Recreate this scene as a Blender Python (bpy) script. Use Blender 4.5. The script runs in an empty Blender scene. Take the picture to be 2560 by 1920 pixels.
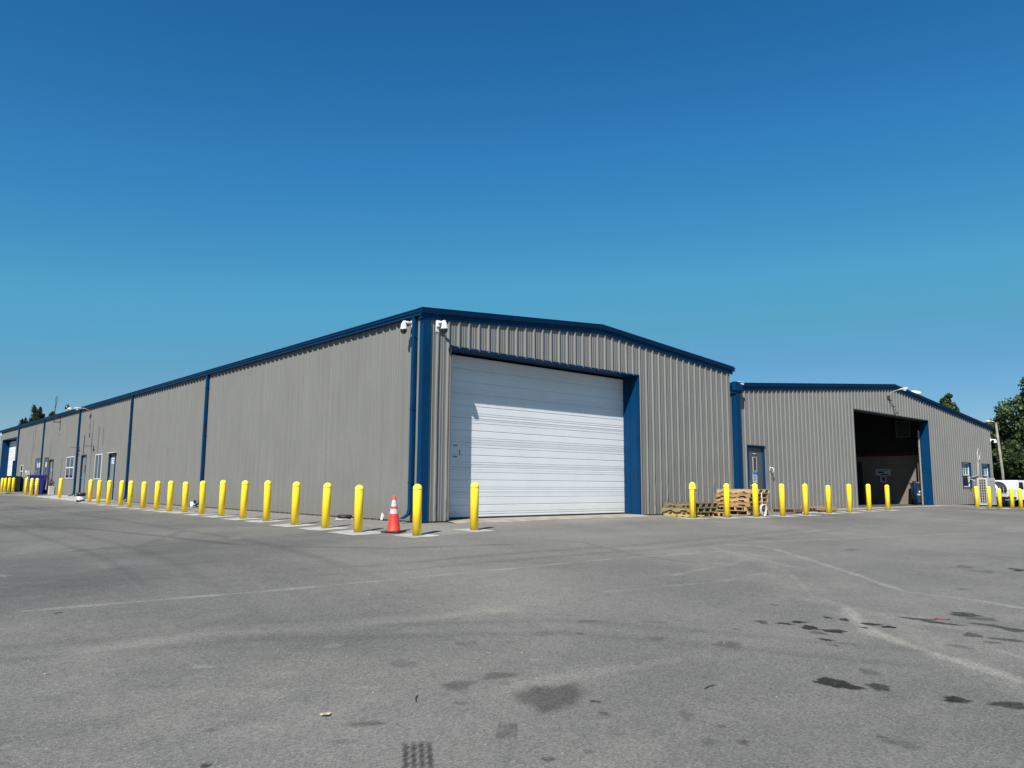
import bpy, math, random
import numpy as np
from mathutils import Vector, Matrix
random.seed(7); rng = np.random.default_rng(7)
sc = bpy.context.scene
col = sc.collection
# ---------------------------------------------------------------- camera
cd = bpy.data.cameras.new('camera'); cam = bpy.data.objects.new('camera', cd); col.objects.link(cam)
cd.sensor_fit = 'HORIZONTAL'; cd.sensor_width = 36.0; cd.lens = 1903.43/2560*36
cd.clip_start = 0.05; cd.clip_end = 2000
_R = ((0.74701512, 0.09197613, 0.65841385), (-0.66477888, 0.09422877, 0.74107353), (0.00611955, -0.99129277, 0.1315341))
cam.matrix_world = Matrix(((_R[0][0], -_R[0][1], -_R[0][2], -9.8103), (_R[1][0], -_R[1][1], -_R[1][2], -14.0726),
                           (_R[2][0], -_R[2][1], -_R[2][2], 0.8457), (0, 0, 0, 1)))
sc.camera = cam
# ---------------------------------------------------------------- sky, sun, exposure
SUN = Vector((-0.92, -0.50, 1.02)).normalized()          # towards the sun
w = bpy.data.worlds.new('World'); sc.world = w; w.use_nodes = True
wn = w.node_tree.nodes; wl = w.node_tree.links
bg = wn['Background']
sky = wn.new('ShaderNodeTexSky'); sky.sky_type = 'NISHITA'; sky.sun_disc = False
sky.sun_elevation = math.asin(SUN.z); sky.sun_rotation = math.atan2(SUN.x, SUN.y)
sky.altitude = 300; sky.air_density = 1.0; sky.dust_density = 0.35; sky.ozone_density = 3.0
hs = wn.new('ShaderNodeHueSaturation'); hs.inputs['Saturation'].default_value = 1.22; hs.inputs['Hue'].default_value = 0.492
wl.new(sky.outputs[0], hs.inputs['Color'])
k1 = wn.new('ShaderNodeVectorMath'); k1.operation = 'SCALE'; k1.inputs['Scale'].default_value = 0.105; wl.new(hs.outputs[0], k1.inputs[0])
cu = wn.new('ShaderNodeRGBCurve'); wl.new(k1.outputs[0], cu.inputs['Color'])      # colour grade of the air: deeper blue, duller horizon
for ch, pts in enumerate((((.042, .015), (.068, .034), (.133, .083), (.287, .145)), ((.136, .127), (.202, .216), (.332, .356), (.527, .375)), ((.296, .35), (.407, .503), (.597, .597), (.70, .56)))):
    c_ = cu.mapping.curves[ch]; c_.points[0].location = (0, 0); c_.points[1].location = (1, (.5, .6, .8)[ch])
    for p_ in pts: c_.points.new(*p_)
    for p_ in c_.points: p_.handle_type = 'VECTOR'
cu.mapping.update()
k2 = wn.new('ShaderNodeVectorMath'); k2.operation = 'SCALE'; k2.inputs['Scale'].default_value = 1/0.105; wl.new(cu.outputs[0], k2.inputs[0])
wl.new(k2.outputs[0], bg.inputs[0]); bg.inputs[1].default_value = 0.0742
sl = bpy.data.lights.new('sun', 'SUN'); sl.energy = 5.0; sl.angle = math.radians(0.53); sl.color = (1.0, 0.965, 0.90)
so = bpy.data.objects.new('sun', sl); col.objects.link(so); so.rotation_euler = SUN.to_track_quat('Z', 'Y').to_euler()
so.location = SUN*60
sc.view_settings.view_transform = 'Standard'; sc.view_settings.look = 'None'; sc.view_settings.exposure = 0.5; sc.view_settings.gamma = 1.0
sc.render.engine = 'CYCLES'

# ---------------------------------------------------------------- materials
def mat(name, c, rough=0.6, metal=0.0, var=0.12, vscale=3.0, bump=0.0, bscale=60.0, streak=0.0, spec=0.5, dirt=None, c2=None, world=False):
    m = bpy.data.materials.new(name); m.use_nodes = True
    n = m.node_tree.nodes; l = m.node_tree.links; b = n['Principled BSDF']
    b.inputs['Roughness'].default_value = rough; b.inputs['Metallic'].default_value = metal
    b.inputs['Specular IOR Level'].default_value = spec
    tc = n.new('ShaderNodeTexCoord'); no = n.new('ShaderNodeTexNoise'); no.inputs['Scale'].default_value = vscale
    no.inputs['Detail'].default_value = 6; l.new(n.new('ShaderNodeNewGeometry').outputs['Position'] if world else tc.outputs['Object'], no.inputs['Vector'])
    mp = n.new('ShaderNodeMapRange'); mp.inputs['From Min'].default_value = 0.3; mp.inputs['From Max'].default_value = 0.7
    l.new(no.outputs['Fac'], mp.inputs['Value'])
    mx = n.new('ShaderNodeMix'); mx.data_type = 'RGBA'
    a = [max(0, v*(1-var)) for v in c[:3]]+[1]; d = [min(1, v*(1+var)) for v in c[:3]]+[1]
    if c2: d = list(c2)+[1]
    mx.inputs['A'].default_value = a; mx.inputs['B'].default_value = d
    l.new(mp.outputs[0], mx.inputs['Factor']); out = mx.outputs['Result']
    if streak:
        mg = n.new('ShaderNodeMapping'); mg.inputs['Scale'].default_value = (9, 9, 0.22); l.new(n.new('ShaderNodeNewGeometry').outputs['Position'] if world else tc.outputs['Object'], mg.inputs['Vector'])
        n2 = n.new('ShaderNodeTexNoise'); n2.inputs['Scale'].default_value = 1.0; n2.inputs['Detail'].default_value = 4; l.new(mg.outputs[0], n2.inputs['Vector'])
        m2 = n.new('ShaderNodeMapRange'); m2.inputs['From Min'].default_value = 0.32; m2.inputs['From Max'].default_value = 0.68
        m2.inputs['To Min'].default_value = 1-streak; m2.inputs['To Max'].default_value = 1+streak*0.6
        l.new(n2.outputs['Fac'], m2.inputs['Value'])
        vm = n.new('ShaderNodeVectorMath'); vm.operation = 'SCALE'; l.new(out, vm.inputs[0]); l.new(m2.outputs[0], vm.inputs['Scale']); out = vm.outputs[0]
    if dirt:   # splash dirt near z=0 : (colour, height, amount)
        sx = n.new('ShaderNodeSeparateXYZ'); l.new(tc.outputs['Object'], sx.inputs[0])
        n3 = n.new('ShaderNodeTexNoise'); n3.inputs['Scale'].default_value = 5; n3.inputs['Detail'].default_value = 8; l.new(tc.outputs['Object'], n3.inputs['Vector'])
        m3 = n.new('ShaderNodeMapRange'); m3.inputs['From Min'].default_value = dirt[1]; m3.inputs['From Max'].default_value = 0.0
        m3.inputs['To Min'].default_value = 0; m3.inputs['To Max'].default_value = dirt[2]*1.6; l.new(sx.outputs['Z'], m3.inputs['Value'])
        mm = n.new('ShaderNodeMath'); mm.operation = 'MULTIPLY'; l.new(m3.outputs[0], mm.inputs[0]); l.new(n3.outputs['Fac'], mm.inputs[1]); mm.use_clamp = True
        m4 = n.new('ShaderNodeMix'); m4.data_type = 'RGBA'; l.new(mm.outputs[0], m4.inputs['Factor']); l.new(out, m4.inputs['A']); m4.inputs['B'].default_value = (*dirt[0], 1)
        out = m4.outputs['Result']
    l.new(out, b.inputs['Base Color'])
    if bump:
        nb = n.new('ShaderNodeTexNoise'); nb.inputs['Scale'].default_value = bscale; nb.inputs['Detail'].default_value = 6; l.new(tc.outputs['Object'], nb.inputs['Vector'])
        bu = n.new('ShaderNodeBump'); bu.inputs['Strength'].default_value = bump; bu.inputs['Distance'].default_value = 0.01
        l.new(nb.outputs['Fac'], bu.inputs['Height']); l.new(bu.outputs[0], b.inputs['Normal'])
    return m
M = {}
M['panel'] = mat('painted_steel_panel', (0.167, 0.164, 0.152), 0.5, var=0.05, vscale=0.8, streak=0.05, bump=0.03, bscale=4, dirt=((0.13, 0.12, 0.10), 0.5, 0.45))
M['blue'] = mat('blue_trim_paint', (0.0008, 0.032, 0.092), 0.5, var=0.12, vscale=2, streak=0.1, spec=0.12)
M['roof'] = mat('roof_metal', (0.4, 0.41, 0.42), 0.4, var=0.1)
M['door_white'] = mat('white_door_paint', (0.675, 0.685, 0.685), 0.45, var=0.03, vscale=1.5, dirt=((0.45, 0.42, 0.36), 0.5, 0.35))
M['yellow'] = mat('yellow_sleeve', (0.96, 0.66, 0.02), 0.6, var=0.08, vscale=5, streak=0.05, world=True, dirt=((0.34, 0.27, 0.10), 0.12, 0.6))
M['yellow_cap'] = mat('yellow_cap', (0.97, 0.76, 0.05), 0.6, var=0.05, vscale=6)
M['conc'] = mat('pale_concrete', (0.36, 0.35, 0.325), 0.85, var=0.2, vscale=2.5, bump=0.3, bscale=40)
M['conc2'] = mat('dusty_concrete', (0.29, 0.255, 0.21), 0.9, var=0.25, vscale=3, bump=0.4, bscale=30)
M['found'] = mat('foundation_concrete', (0.09, 0.085, 0.08), 0.9, var=0.3, vscale=6)
M['black'] = mat('black_rubber', (0.015, 0.015, 0.016), 0.6, var=0.3)
M['black_plastic'] = mat('black_plastic', (0.02, 0.02, 0.022), 0.35, var=0.2)
M['white'] = mat('white_plastic', (0.66, 0.68, 0.69), 0.35, var=0.03)
M['offwhite'] = mat('off_white_metal', (0.46, 0.445, 0.4), 0.5, var=0.08)
M['vinyl'] = mat('white_vinyl', (0.58, 0.6, 0.62), 0.4, var=0.03)
M['glass'] = mat('dark_glass', (0.018, 0.022, 0.026), 0.06, var=0.5, vscale=2, spec=0.8)
M['glass_green_reflection'] = mat('green_reflection_on_glass', (0.02, 0.13, 0.09), 0.12, var=0.5, vscale=9, spec=0.7)  # green blind reflection put into the pane colour
M['dome'] = mat('camera_dome', (0.012, 0.013, 0.014), 0.08, spec=0.8)
M['grey_door'] = mat('grey_door_paint', (0.075, 0.08, 0.083), 0.5, var=0.06, vscale=2)
M['taupe_door'] = mat('taupe_door_paint', (0.17, 0.165, 0.155), 0.5, var=0.05)
M['dark_frame'] = mat('dark_frame_paint', (0.03, 0.035, 0.04), 0.5)
M['steel'] = mat('galvanised_steel', (0.5, 0.51, 0.52), 0.4, metal=0.7, var=0.15, vscale=12)
M['dark_steel'] = mat('dark_steel', (0.05, 0.05, 0.05), 0.5, metal=0.3)
M['orange'] = mat('orange_cone_vinyl', (0.72, 0.035, 0.02), 0.5, var=0.1, vscale=8, dirt=((0.3, 0.05, 0.03), 0.3, 0.5))
M['reflect'] = mat('reflective_band', (0.42, 0.44, 0.45), 0.5, var=0.15, vscale=25)
M['bin_blue'] = mat('blue_bin_plastic', (0.010, 0.012, 0.2), 0.4, var=0.1)
M['green'] = mat('dark_green_metal', (0.018, 0.03, 0.022), 0.5, var=0.2)
M['rope'] = mat('white_rope', (0.52, 0.52, 0.5), 0.8, var=0.15, vscale=20)
M['paper'] = mat('white_paper', (0.5, 0.53, 0.56), 0.6, var=0.03)
M['sign_blue'] = mat('blue_sign', (0.02, 0.16, 0.5), 0.5, var=0.05)
M['ink'] = mat('dark_ink', (0.03, 0.035, 0.04), 0.7)
M['bark'] = mat('bark', (0.11, 0.085, 0.06), 0.9, var=0.3, vscale=6)
M['pole_wood'] = mat('weathered_pole_wood', (0.24, 0.22, 0.19), 0.9, var=0.3, vscale=3, streak=0.3)
M['red'] = mat('red_plastic', (0.2, 0.012, 0.016), 0.4)
M['teal'] = mat('teal_paint', (0.03, 0.45, 0.4), 0.5)
M['stone'] = mat('pebble_stone', (0.27, 0.26, 0.235), 0.9, var=0.3, vscale=30)
M['leaf_dry'] = mat('dry_leaf', (0.42, 0.34, 0.24), 0.9, var=0.3, vscale=40)
M['twig'] = mat('twig_bark', (0.06, 0.05, 0.04), 0.9, var=0.3)
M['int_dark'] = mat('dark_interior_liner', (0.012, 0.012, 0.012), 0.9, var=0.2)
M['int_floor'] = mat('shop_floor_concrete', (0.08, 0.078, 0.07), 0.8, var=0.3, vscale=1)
M['grass'] = mat('verge_grass', (0.06, 0.085, 0.03), 0.95, var=0.4, vscale=0.6, c2=(0.12, 0.12, 0.05))
M['rust_red'] = mat('rusty_red', (0.06, 0.012, 0.008), 0.7, var=0.4, vscale=8)

def wood(name, c, c2, sc_=3.0):
    m = bpy.data.materials.new(name); m.use_nodes = True; n = m.node_tree.nodes; l = m.node_tree.links; b = n['Principled BSDF']
    tc = n.new('ShaderNodeTexCoord'); mg = n.new('ShaderNodeMapping'); mg.inputs['Scale'].default_value = (sc_, sc_*9, sc_*9)
    l.new(tc.outputs['Object'], mg.inputs[0]); no = n.new('ShaderNodeTexNoise'); no.inputs['Scale'].default_value = 1.5; no.inputs['Detail'].default_value = 7
    l.new(mg.outputs[0], no.inputs[0]); cr = n.new('ShaderNodeValToRGB'); cr.color_ramp.elements[0].position = 0.3; cr.color_ramp.elements[1].position = 0.7
    cr.color_ramp.elements[0].color = (*c, 1); cr.color_ramp.elements[1].color = (*c2, 1); l.new(no.outputs['Fac'], cr.inputs[0]); l.new(cr.outputs[0], b.inputs['Base Color'])
    b.inputs['Roughness'].default_value = 0.85
    return m
M['wood_pale'] = wood('pale_pallet_wood', (0.34, 0.225, 0.12), (0.54, 0.39, 0.235))
M['wood_tan'] = wood('tan_pallet_wood', (0.27, 0.155, 0.07), (0.42, 0.26, 0.12))
M['wood_grey'] = wood('grey_pallet_wood', (0.10, 0.075, 0.05), (0.24, 0.18, 0.12))
M['wood_yellow'] = wood('yellow_pallet_wood', (0.28, 0.21, 0.06), (0.44, 0.34, 0.12))
M['wood_olive'] = wood('olive_pallet_wood', (0.17, 0.135, 0.06), (0.31, 0.25, 0.12))

def leaf_mat(name, c1, c2):
    m = bpy.data.materials.new(name); m.use_nodes = True; n = m.node_tree.nodes; l = m.node_tree.links; b = n['Principled BSDF']
    oi = n.new('ShaderNodeTexCoord'); no = n.new('ShaderNodeTexNoise'); no.inputs['Scale'].default_value = 0.9; no.inputs['Detail'].default_value = 8
    l.new(oi.outputs['Object'], no.inputs[0]); cr = n.new('ShaderNodeValToRGB'); cr.color_ramp.elements[0].position = 0.35; cr.color_ramp.elements[1].position = 0.65
    cr.color_ramp.elements[0].color = (*c1, 1); cr.color_ramp.elements[1].color = (*c2, 1); l.new(no.outputs['Fac'], cr.inputs[0]); l.new(cr.outputs[0], b.inputs['Base Color'])
    b.inputs['Roughness'].default_value = 0.6
    tr = n.new('ShaderNodeBsdfTranslucent'); l.new(cr.outputs[0], tr.inputs[0]); ms = n.new('ShaderNodeMixShader'); ms.inputs[0].default_value = 0.25
    l.new(b.outputs[0], ms.inputs[1]); l.new(tr.outputs[0], ms.inputs[2]); l.new(ms.outputs[0], n['Material Output'].inputs[0])
    return m
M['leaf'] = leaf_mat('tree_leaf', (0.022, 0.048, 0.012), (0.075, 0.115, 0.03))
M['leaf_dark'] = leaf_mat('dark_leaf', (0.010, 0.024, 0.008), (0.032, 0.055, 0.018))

def block_mat():
    m = mat('concrete_block_wall', (0.33, 0.28, 0.22), 0.9, var=0.12, vscale=2); n = m.node_tree.nodes; l = m.node_tree.links; b = n['Principled BSDF']
    tc = n.new('ShaderNodeTexCoord'); sx = n.new('ShaderNodeSeparateXYZ'); cx = n.new('ShaderNodeCombineXYZ'); l.new(tc.outputs['Object'], sx.inputs[0])
    l.new(sx.outputs['Y'], cx.inputs[0]); l.new(sx.outputs['Z'], cx.inputs[1])
    br = n.new('ShaderNodeTexBrick'); br.inputs['Scale'].default_value = 1.0; br.inputs['Brick Width'].default_value = 0.4; br.inputs['Row Height'].default_value = 0.2
    br.inputs['Mortar Size'].default_value = 0.008; br.inputs['Color1'].default_value = (0.19, 0.16, 0.125, 1); br.inputs['Color2'].default_value = (0.165, 0.14, 0.112, 1); br.inputs['Mortar'].default_value = (0.13, 0.11, 0.09, 1)
    l.new(cx.outputs[0], br.inputs[0]); l.new(br.outputs[0], b.inputs['Base Color'])
    return m
M['block'] = block_mat()

# ---------------------------------------------------------------- mesh helpers
class MB:
    def __init__(s): s.v = []; s.f = []; s.sm = []
    def quad(s, a, b, c, d, smooth=False):
        i = len(s.v); s.v += [tuple(a), tuple(b), tuple(c), tuple(d)]; s.f.append((i, i+1, i+2, i+3)); s.sm.append(smooth)
    def poly(s, pts):
        i = len(s.v); s.v += [tuple(p) for p in pts]; s.f.append(tuple(range(i, i+len(pts)))); s.sm.append(False)
    def box(s, x0, x1, y0, y1, z0, z1, bev=0.0, M_=None):
        if bev <= 0:
            P = [(x, y, z) for z in (z0, z1) for y in (y0, y1) for x in (x0, x1)]
            if M_: P = [tuple(M_ @ Vector(p)) for p in P]
            i = len(s.v); s.v += P
            for f in ((0, 2, 3, 1), (4, 5, 7, 6), (0, 1, 5, 4), (2, 6, 7, 3), (0, 4, 6, 2), (1, 3, 7, 5)): s.f.append(tuple(i+k for k in f)); s.sm.append(False)
        else:
            import bmesh
            bm = bmesh.new(); bmesh.ops.create_cube(bm, size=1)
            for v in bm.verts: v.co = Vector(((x0+x1)/2+v.co.x*(x1-x0), (y0+y1)/2+v.co.y*(y1-y0), (z0+z1)/2+v.co.z*(z1-z0)))
            bmesh.ops.bevel(bm, geom=bm.edges[:], offset=bev, segments=2, affect='EDGES', profile=0.6)
            if M_: bmesh.ops.transform(bm, matrix=M_, verts=bm.verts[:])
            i = len(s.v); bm.verts.index_update(); s.v += [tuple(v.co) for v in bm.verts]
            for f in bm.faces: s.f.append(tuple(i+v.index for v in f.verts)); s.sm.append(False)
            bm.free()
        return s
    def tube(s, pts, r, n=8, cap=True, smooth=True):
        pts = [Vector(p) for p in pts]; rs = r if isinstance(r, (list, tuple)) else [r]*len(pts); rings = []
        up = None
        for k, p in enumerate(pts):
            t = (pts[min(k+1, len(pts)-1)]-pts[max(k-1, 0)]).normalized()
            if up is None: up = Vector((0, 0, 1)) if abs(t.z) < 0.9 else Vector((1, 0, 0))
            a = t.cross(up); a.normalize(); b = a.cross(t); b.normalize(); up = b
            i = len(s.v); rings.append(i)
            for j in range(n):
                th = 2*math.pi*j/n; s.v.append(tuple(p+(a*math.cos(th)+b*math.sin(th))*rs[k]))
        for k in range(len(pts)-1):
            for j in range(n):
                s.f.append((rings[k]+j, rings[k]+(j+1) % n, rings[k+1]+(j+1) % n, rings[k+1]+j)); s.sm.append(smooth)
        if cap:
            s.f.append(tuple(rings[0]+j for j in range(n))[::-1]); s.sm.append(False); s.f.append(tuple(rings[-1]+j for j in range(n))); s.sm.append(False)
        return s
    def lathe(s, prof, n=24, c=(0, 0, 0), smooth=True, axis='z', M_=None):
        rings = []
        for r, z in prof:
            rings.append(len(s.v))
            for j in range(n):
                th = 2*math.pi*j/n
                p = (r*math.cos(th), r*math.sin(th), z)
                if axis == 'x': p = (z, p[0], p[1])
                if axis == 'y': p = (p[0], z, p[1])
                p = Vector((p[0]+c[0], p[1]+c[1], p[2]+c[2]))
                if M_: p = M_ @ p
                s.v.append(tuple(p))
        for k in range(len(prof)-1):
            for j in range(n): s.f.append((rings[k]+j, rings[k]+(j+1) % n, rings[k+1]+(j+1) % n, rings[k+1]+j)); s.sm.append(smooth)
        for k in (0, -1):
            if prof[k][0] > 1e-4:
                f = tuple(rings[k]+j for j in range(n)); s.f.append(f if k else f[::-1]); s.sm.append(False)
        return s
    def extr(s, prof, a, b, cap=True):      # prof: list of 3D offsets (closed loop), swept from a to b
        a = Vector(a); b = Vector(b); n = len(prof); i = len(s.v)
        s.v += [tuple(a+Vector(p)) for p in prof]+[tuple(b+Vector(p)) for p in prof]
        for j in range(n): s.f.append((i+j, i+(j+1) % n, i+n+(j+1) % n, i+n+j)); s.sm.append(False)
        if cap: s.f.append(tuple(range(i, i+n))[::-1]); s.f.append(tuple(range(i+n, i+2*n))); s.sm += [False, False]
        return s
    def build(s, name, m, parent=None, off=None):
        me = bpy.data.meshes.new(name)
        o_ = Vector(off) if off is not None else Vector((0, 0, 0))
        me.from_pydata([(v[0]-o_.x, v[1]-o_.y, v[2]-o_.z) for v in s.v], [], s.f); me.update()
        me.polygons.foreach_set('use_smooth', s.sm); me.materials.append(m)
        o = bpy.data.objects.new(name, me); col.objects.link(o)
        if parent: o.parent = parent
        return o
def tag(o, label=None, cat=None, group=None, kind=None):
    for k, v in (('label', label), ('category', cat), ('group', group), ('kind', kind)):
        if v: o[k] = v
    return o
def empty(name, loc, label=None, cat=None, group=None, rz=0):
    o = bpy.data.objects.new(name, None); col.objects.link(o); o.location = loc; o.rotation_euler = (0, 0, rz); o.empty_display_size = 0.2
    return tag(o, label, cat, group)
def copy_tree(o, parent=None):
    c = o.copy(); col.objects.link(c)
    if parent: c.parent = parent
    for ch in list(o.children): copy_tree(ch, c)
    return c
def rotz(a): return Matrix.Rotation(a, 4, 'Z')

# ---------------------------------------------------------------- ground height
def gz(x, y):
    x = np.asarray(x, float); y = np.asarray(y, float)
    d = np.where(x < 0, np.hypot(x, np.minimum(y, 0)), np.maximum(-y, 0))
    z = -.04*np.minimum(d, 18)
    z = z+.008*np.clip(y-20, 0, 30)*(x < 3)
    z = z-.035*np.clip(x-33, 0, 6)-.02*np.clip(x-39, 0, 60)
    return z
def g(x, y): return float(gz(x, y))

# stains and pale dust marks in the asphalt: x, y, half width, half depth, angle, strength (negative = pale)
S = [(-4.51,-11.48,.129,.104,.45,.8),(-4.35,-11.7,.078,.072,.41,.6),(-4.23,-12.14,.081,.064,.33,.7),(-4.07,-12.4,.092,.078,.28,.6),(-6.26,-10.46,.17,.261,.79,.4),(-6.11,-10.7,.03,.025,.74,.6),(-6.23,-10.89,.03,.036,.73,.4),(-5.87,-11.22,.043,.062,.63,.25),(-2.96,-10.5,.079,.081,.48,.9),(-2.91,-10.7,.099,.071,.45,.9),(-2.81,-10.31,.055,.064,.49,.8),(-2.99,-10.27,.063,.048,.51,.7),(-3.1,-10.1,.046,.079,.53,.5),(-2.36,-10.38,.041,.038,.46,.9),(-2.32,-10.52,.047,.049,.44,.9),(-2.31,-10.77,.089,.05,.41,.9),(-2.29,-10.93,.057,.056,.4,.8),(-2.52,-10.81,.029,.033,.42,.7),(-3.3,-10.82,.052,.043,.46,.7),(-3.1,-10.64,.064,.06,.47,.4),(-2.2,-9.72,.046,.027,.52,.5),(-.95,-11.14,.138,.123,.32,.6),(-1.05,-11.34,.115,.1,.3,.4),(-1.65,-10.94,.127,.063,.37,.6),(-1.66,-11.15,.147,.063,.34,.6),(-1.36,-11.48,.148,.065,.3,.5),(-1.38,-11.68,.141,.078,.28,.55),(-2.0,-11.54,.086,.076,.31,.5),(-1.94,-11.79,.133,.054,.28,.5),(-2.17,-11.74,.057,.047,.3,.4),(-2.59,-11.61,.075,.058,.33,.3),(-3.29,-11.0,.08,.027,.44,.35),(-4.03,-11.5,.07,.072,.42,.3),(-4.16,-10.41,.127,.099,.57,.3),(-4.46,-9.91,.07,.061,.66,.25),(-4.42,-9.09,.098,.071,.75,.3),(-3.94,-9.5,.11,.051,.66,.2),(-4.85,-9.39,.028,.03,.76,.5),(-3.58,-10.13,.035,.026,.56,.4),(-5.99,-11.67,.035,.031,.56,.4),(-6.13,-11.55,.05,.052,.6,.2),(-5.87,-11.46,.024,.026,.59,.35),(-6.96,-11.17,.026,.025,.79,.5),(-5.31,-12.12,.028,.017,.41,.5),(-5.33,-12.23,.078,.056,.39,.25),(4.11,-10.27,.132,.145,.27,.7),(3.69,-9.65,.131,.175,.32,.3),(3.24,-10.03,.165,.13,.3,.3),(4.42,-7.52,.1,.187,.43,.3),(.96,-10.51,.069,.064,.32,.3),(-3.44,-10.96,.031,.033,.45,.4),(-6.74,-11.22,.024,.025,.75,.3),(-5.09,-9.19,.09,.085,.8,.22),(-6.57,-9.9,.092,.095,.91,.3),(-6.21,-9.89,.097,.08,.86,.3),(-7.4,-10.14,.085,.046,1.02,.35),(-6.78,-10.2,.043,.035,.91,.3),(-6.55,-9.23,.101,.091,.98,.15),(-6.29,-10.06,.047,.04,.85,.2),(-8.3,-10.14,.034,.022,1.2,.6),(-6.58,.21,.202,.133,1.35,.35),(-8.11,-9.68,.038,.032,1.2,.25),(-7.64,-10.3,.061,.036,1.05,.15),(-7.7,-8.37,.065,.043,1.22,-.4),(-7.57,-9.29,.102,.095,1.13,-.15),(-6.69,-8.44,.073,.057,1.07,-.25),(-7.17,-9.79,.043,.025,1.02,-.35),(-9.0,-9.23,.027,.018,1.4,-.35),(-7.07,-9.55,.067,.041,1.03,-.2),(-4.08,.09,.098,.203,1.19,-.5),(-8.03,-2.39,.062,.096,1.42,-.4),(-5.87,-8.41,.16,.086,.96,-.15),(-5.74,-9.76,.035,.025,.81,-.3),(-6.34,-10.98,.025,.015,.73,-.5),(-5.04,-10.31,.017,.02,.67,-.3),(-5.93,-10.0,.066,.045,.81,-.15),(-6.13,-10.99,.056,.025,.7,-.15),(-5.59,-11.23,.087,.047,.59,-.15),(-1.89,-10.61,.505,.317,.41,-.3),(-2.75,-10.64,.272,.317,.45,-.22)]
LN = [([(-8.29,-5.26),(-7.01,-5.57),(-5.96,-5.82),(-4.57,-6.03),(-2.85,-6.2),(-1.0,-6.27),(1.72,-6.5)],.045,.55),([(2.86,-5.86),(3.28,-6.47),(2.03,-8.0),(.96,-9.21),(.05,-10.17),(.19,-10.88),(.07,-11.37)],.07,.6),([(1.53,-6.76),(.81,-7.82),(.53,-8.35),(-.83,-9.36),(-1.32,-9.7),(-1.57,-10.18)],.04,.4),([(-1.68,-10.26),(-2.17,-10.55),(-2.66,-10.94),(-2.94,-11.4),(-3.14,-11.83),(-3.39,-12.29)],.11,.62),([(3.88,-5.88),(8.03,-6.58),(14.52,-7.62)],.09,.45),([(-3.12,-8.15),(-1.3,-8.47),(0,-8.36)],.05,.35),([(-1.37,-7.81),(.37,-7.58),(1.88,-7.11)],.07,.4),([(-.02,-7.52),(1.26,-6.8),(1.2,-7.26),(.13,-7.46)],.035,.35),([(-2.46,-11.89),(-2.57,-12.08)],.05,.5),([(-5.62,-10.98),(-5.72,-11.29),(-5.69,-11.49)],.05,.2),
 ([(2.22,-5.98),(1.5,-7.08),(.97,-8.18)],.16,.4),([(6.16,-7.8),(6.63,-9.64)],.2,.3),([(-6.29,-10.13),(-5.73,-10.23),(-4.91,-10.42)],.12,.25),([(-8.17,-7.38),(-7.28,-7.35),(-6.24,-7.87),(-4.64,-8.23)],.18,.28),([(-1.54,-9.81),(-1.64,-10.36),(-1.85,-10.91),(-1.7,-11.37)],.2,.35),
 ([(-2.0,-10.9),(-3.2,-11.9),(-3.9,-12.8)],.3,.3),([(2.86,-5.86),(.9,-7.9),(-1.5,-9.6)],.5,.22)]
DLN = [([(-4.58,-1.01),(-3.92,-2.24),(-2.91,-3.46),(-.96,-4.07)],.06,.4),([(-.14,-3.22),(.52,-4.38),(-.13,-6.28),(-.06,-7.27)],.05,.3),([(-6.47,9.17),(-5.32,6.07),(-4.83,1.84),(-4.58,-1.01)],.10,.4),([(-6.6,.23),(-5.78,-.02),(-4.03,2.93)],.12,.35),
 ([(-9.5,-6.5),(-7.0,-7.4),(-4.5,-9.0),(-3.0,-11.5)],.10,.16),([(-9.8,-6.9),(-7.2,-7.8),(-4.9,-9.3),(-3.6,-11.6)],.10,.16),([(-8.5,-3.5),(-4,-4.9),(1,-5.2),(9,-4.6)],.12,.2),([(-8.5,-4.1),(-4,-5.5),(1,-5.8),(9,-5.2)],.12,.18)]
def axis_pts(fine0, fine1, step, lo, hi, knots, grow=1.035, mx=6.0):
    a = list(np.arange(fine0, fine1+1e-6, step)); st = step; x = fine1
    while x < hi: st = min(st*(grow if abs(x) < 30 else 1.12), mx if abs(x) > 60 else 0.5); x += st; a.append(x)
    st = step; x = fine0
    while x > lo: st = min(st*(grow if abs(x) < 30 else 1.12), mx if abs(x) > 60 else 0.5); x -= st; a.append(x)
    a = [v for v in a if all(abs(v-k) > 0.008 for k in knots)]+list(knots)
    return np.array(sorted(a))
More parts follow.
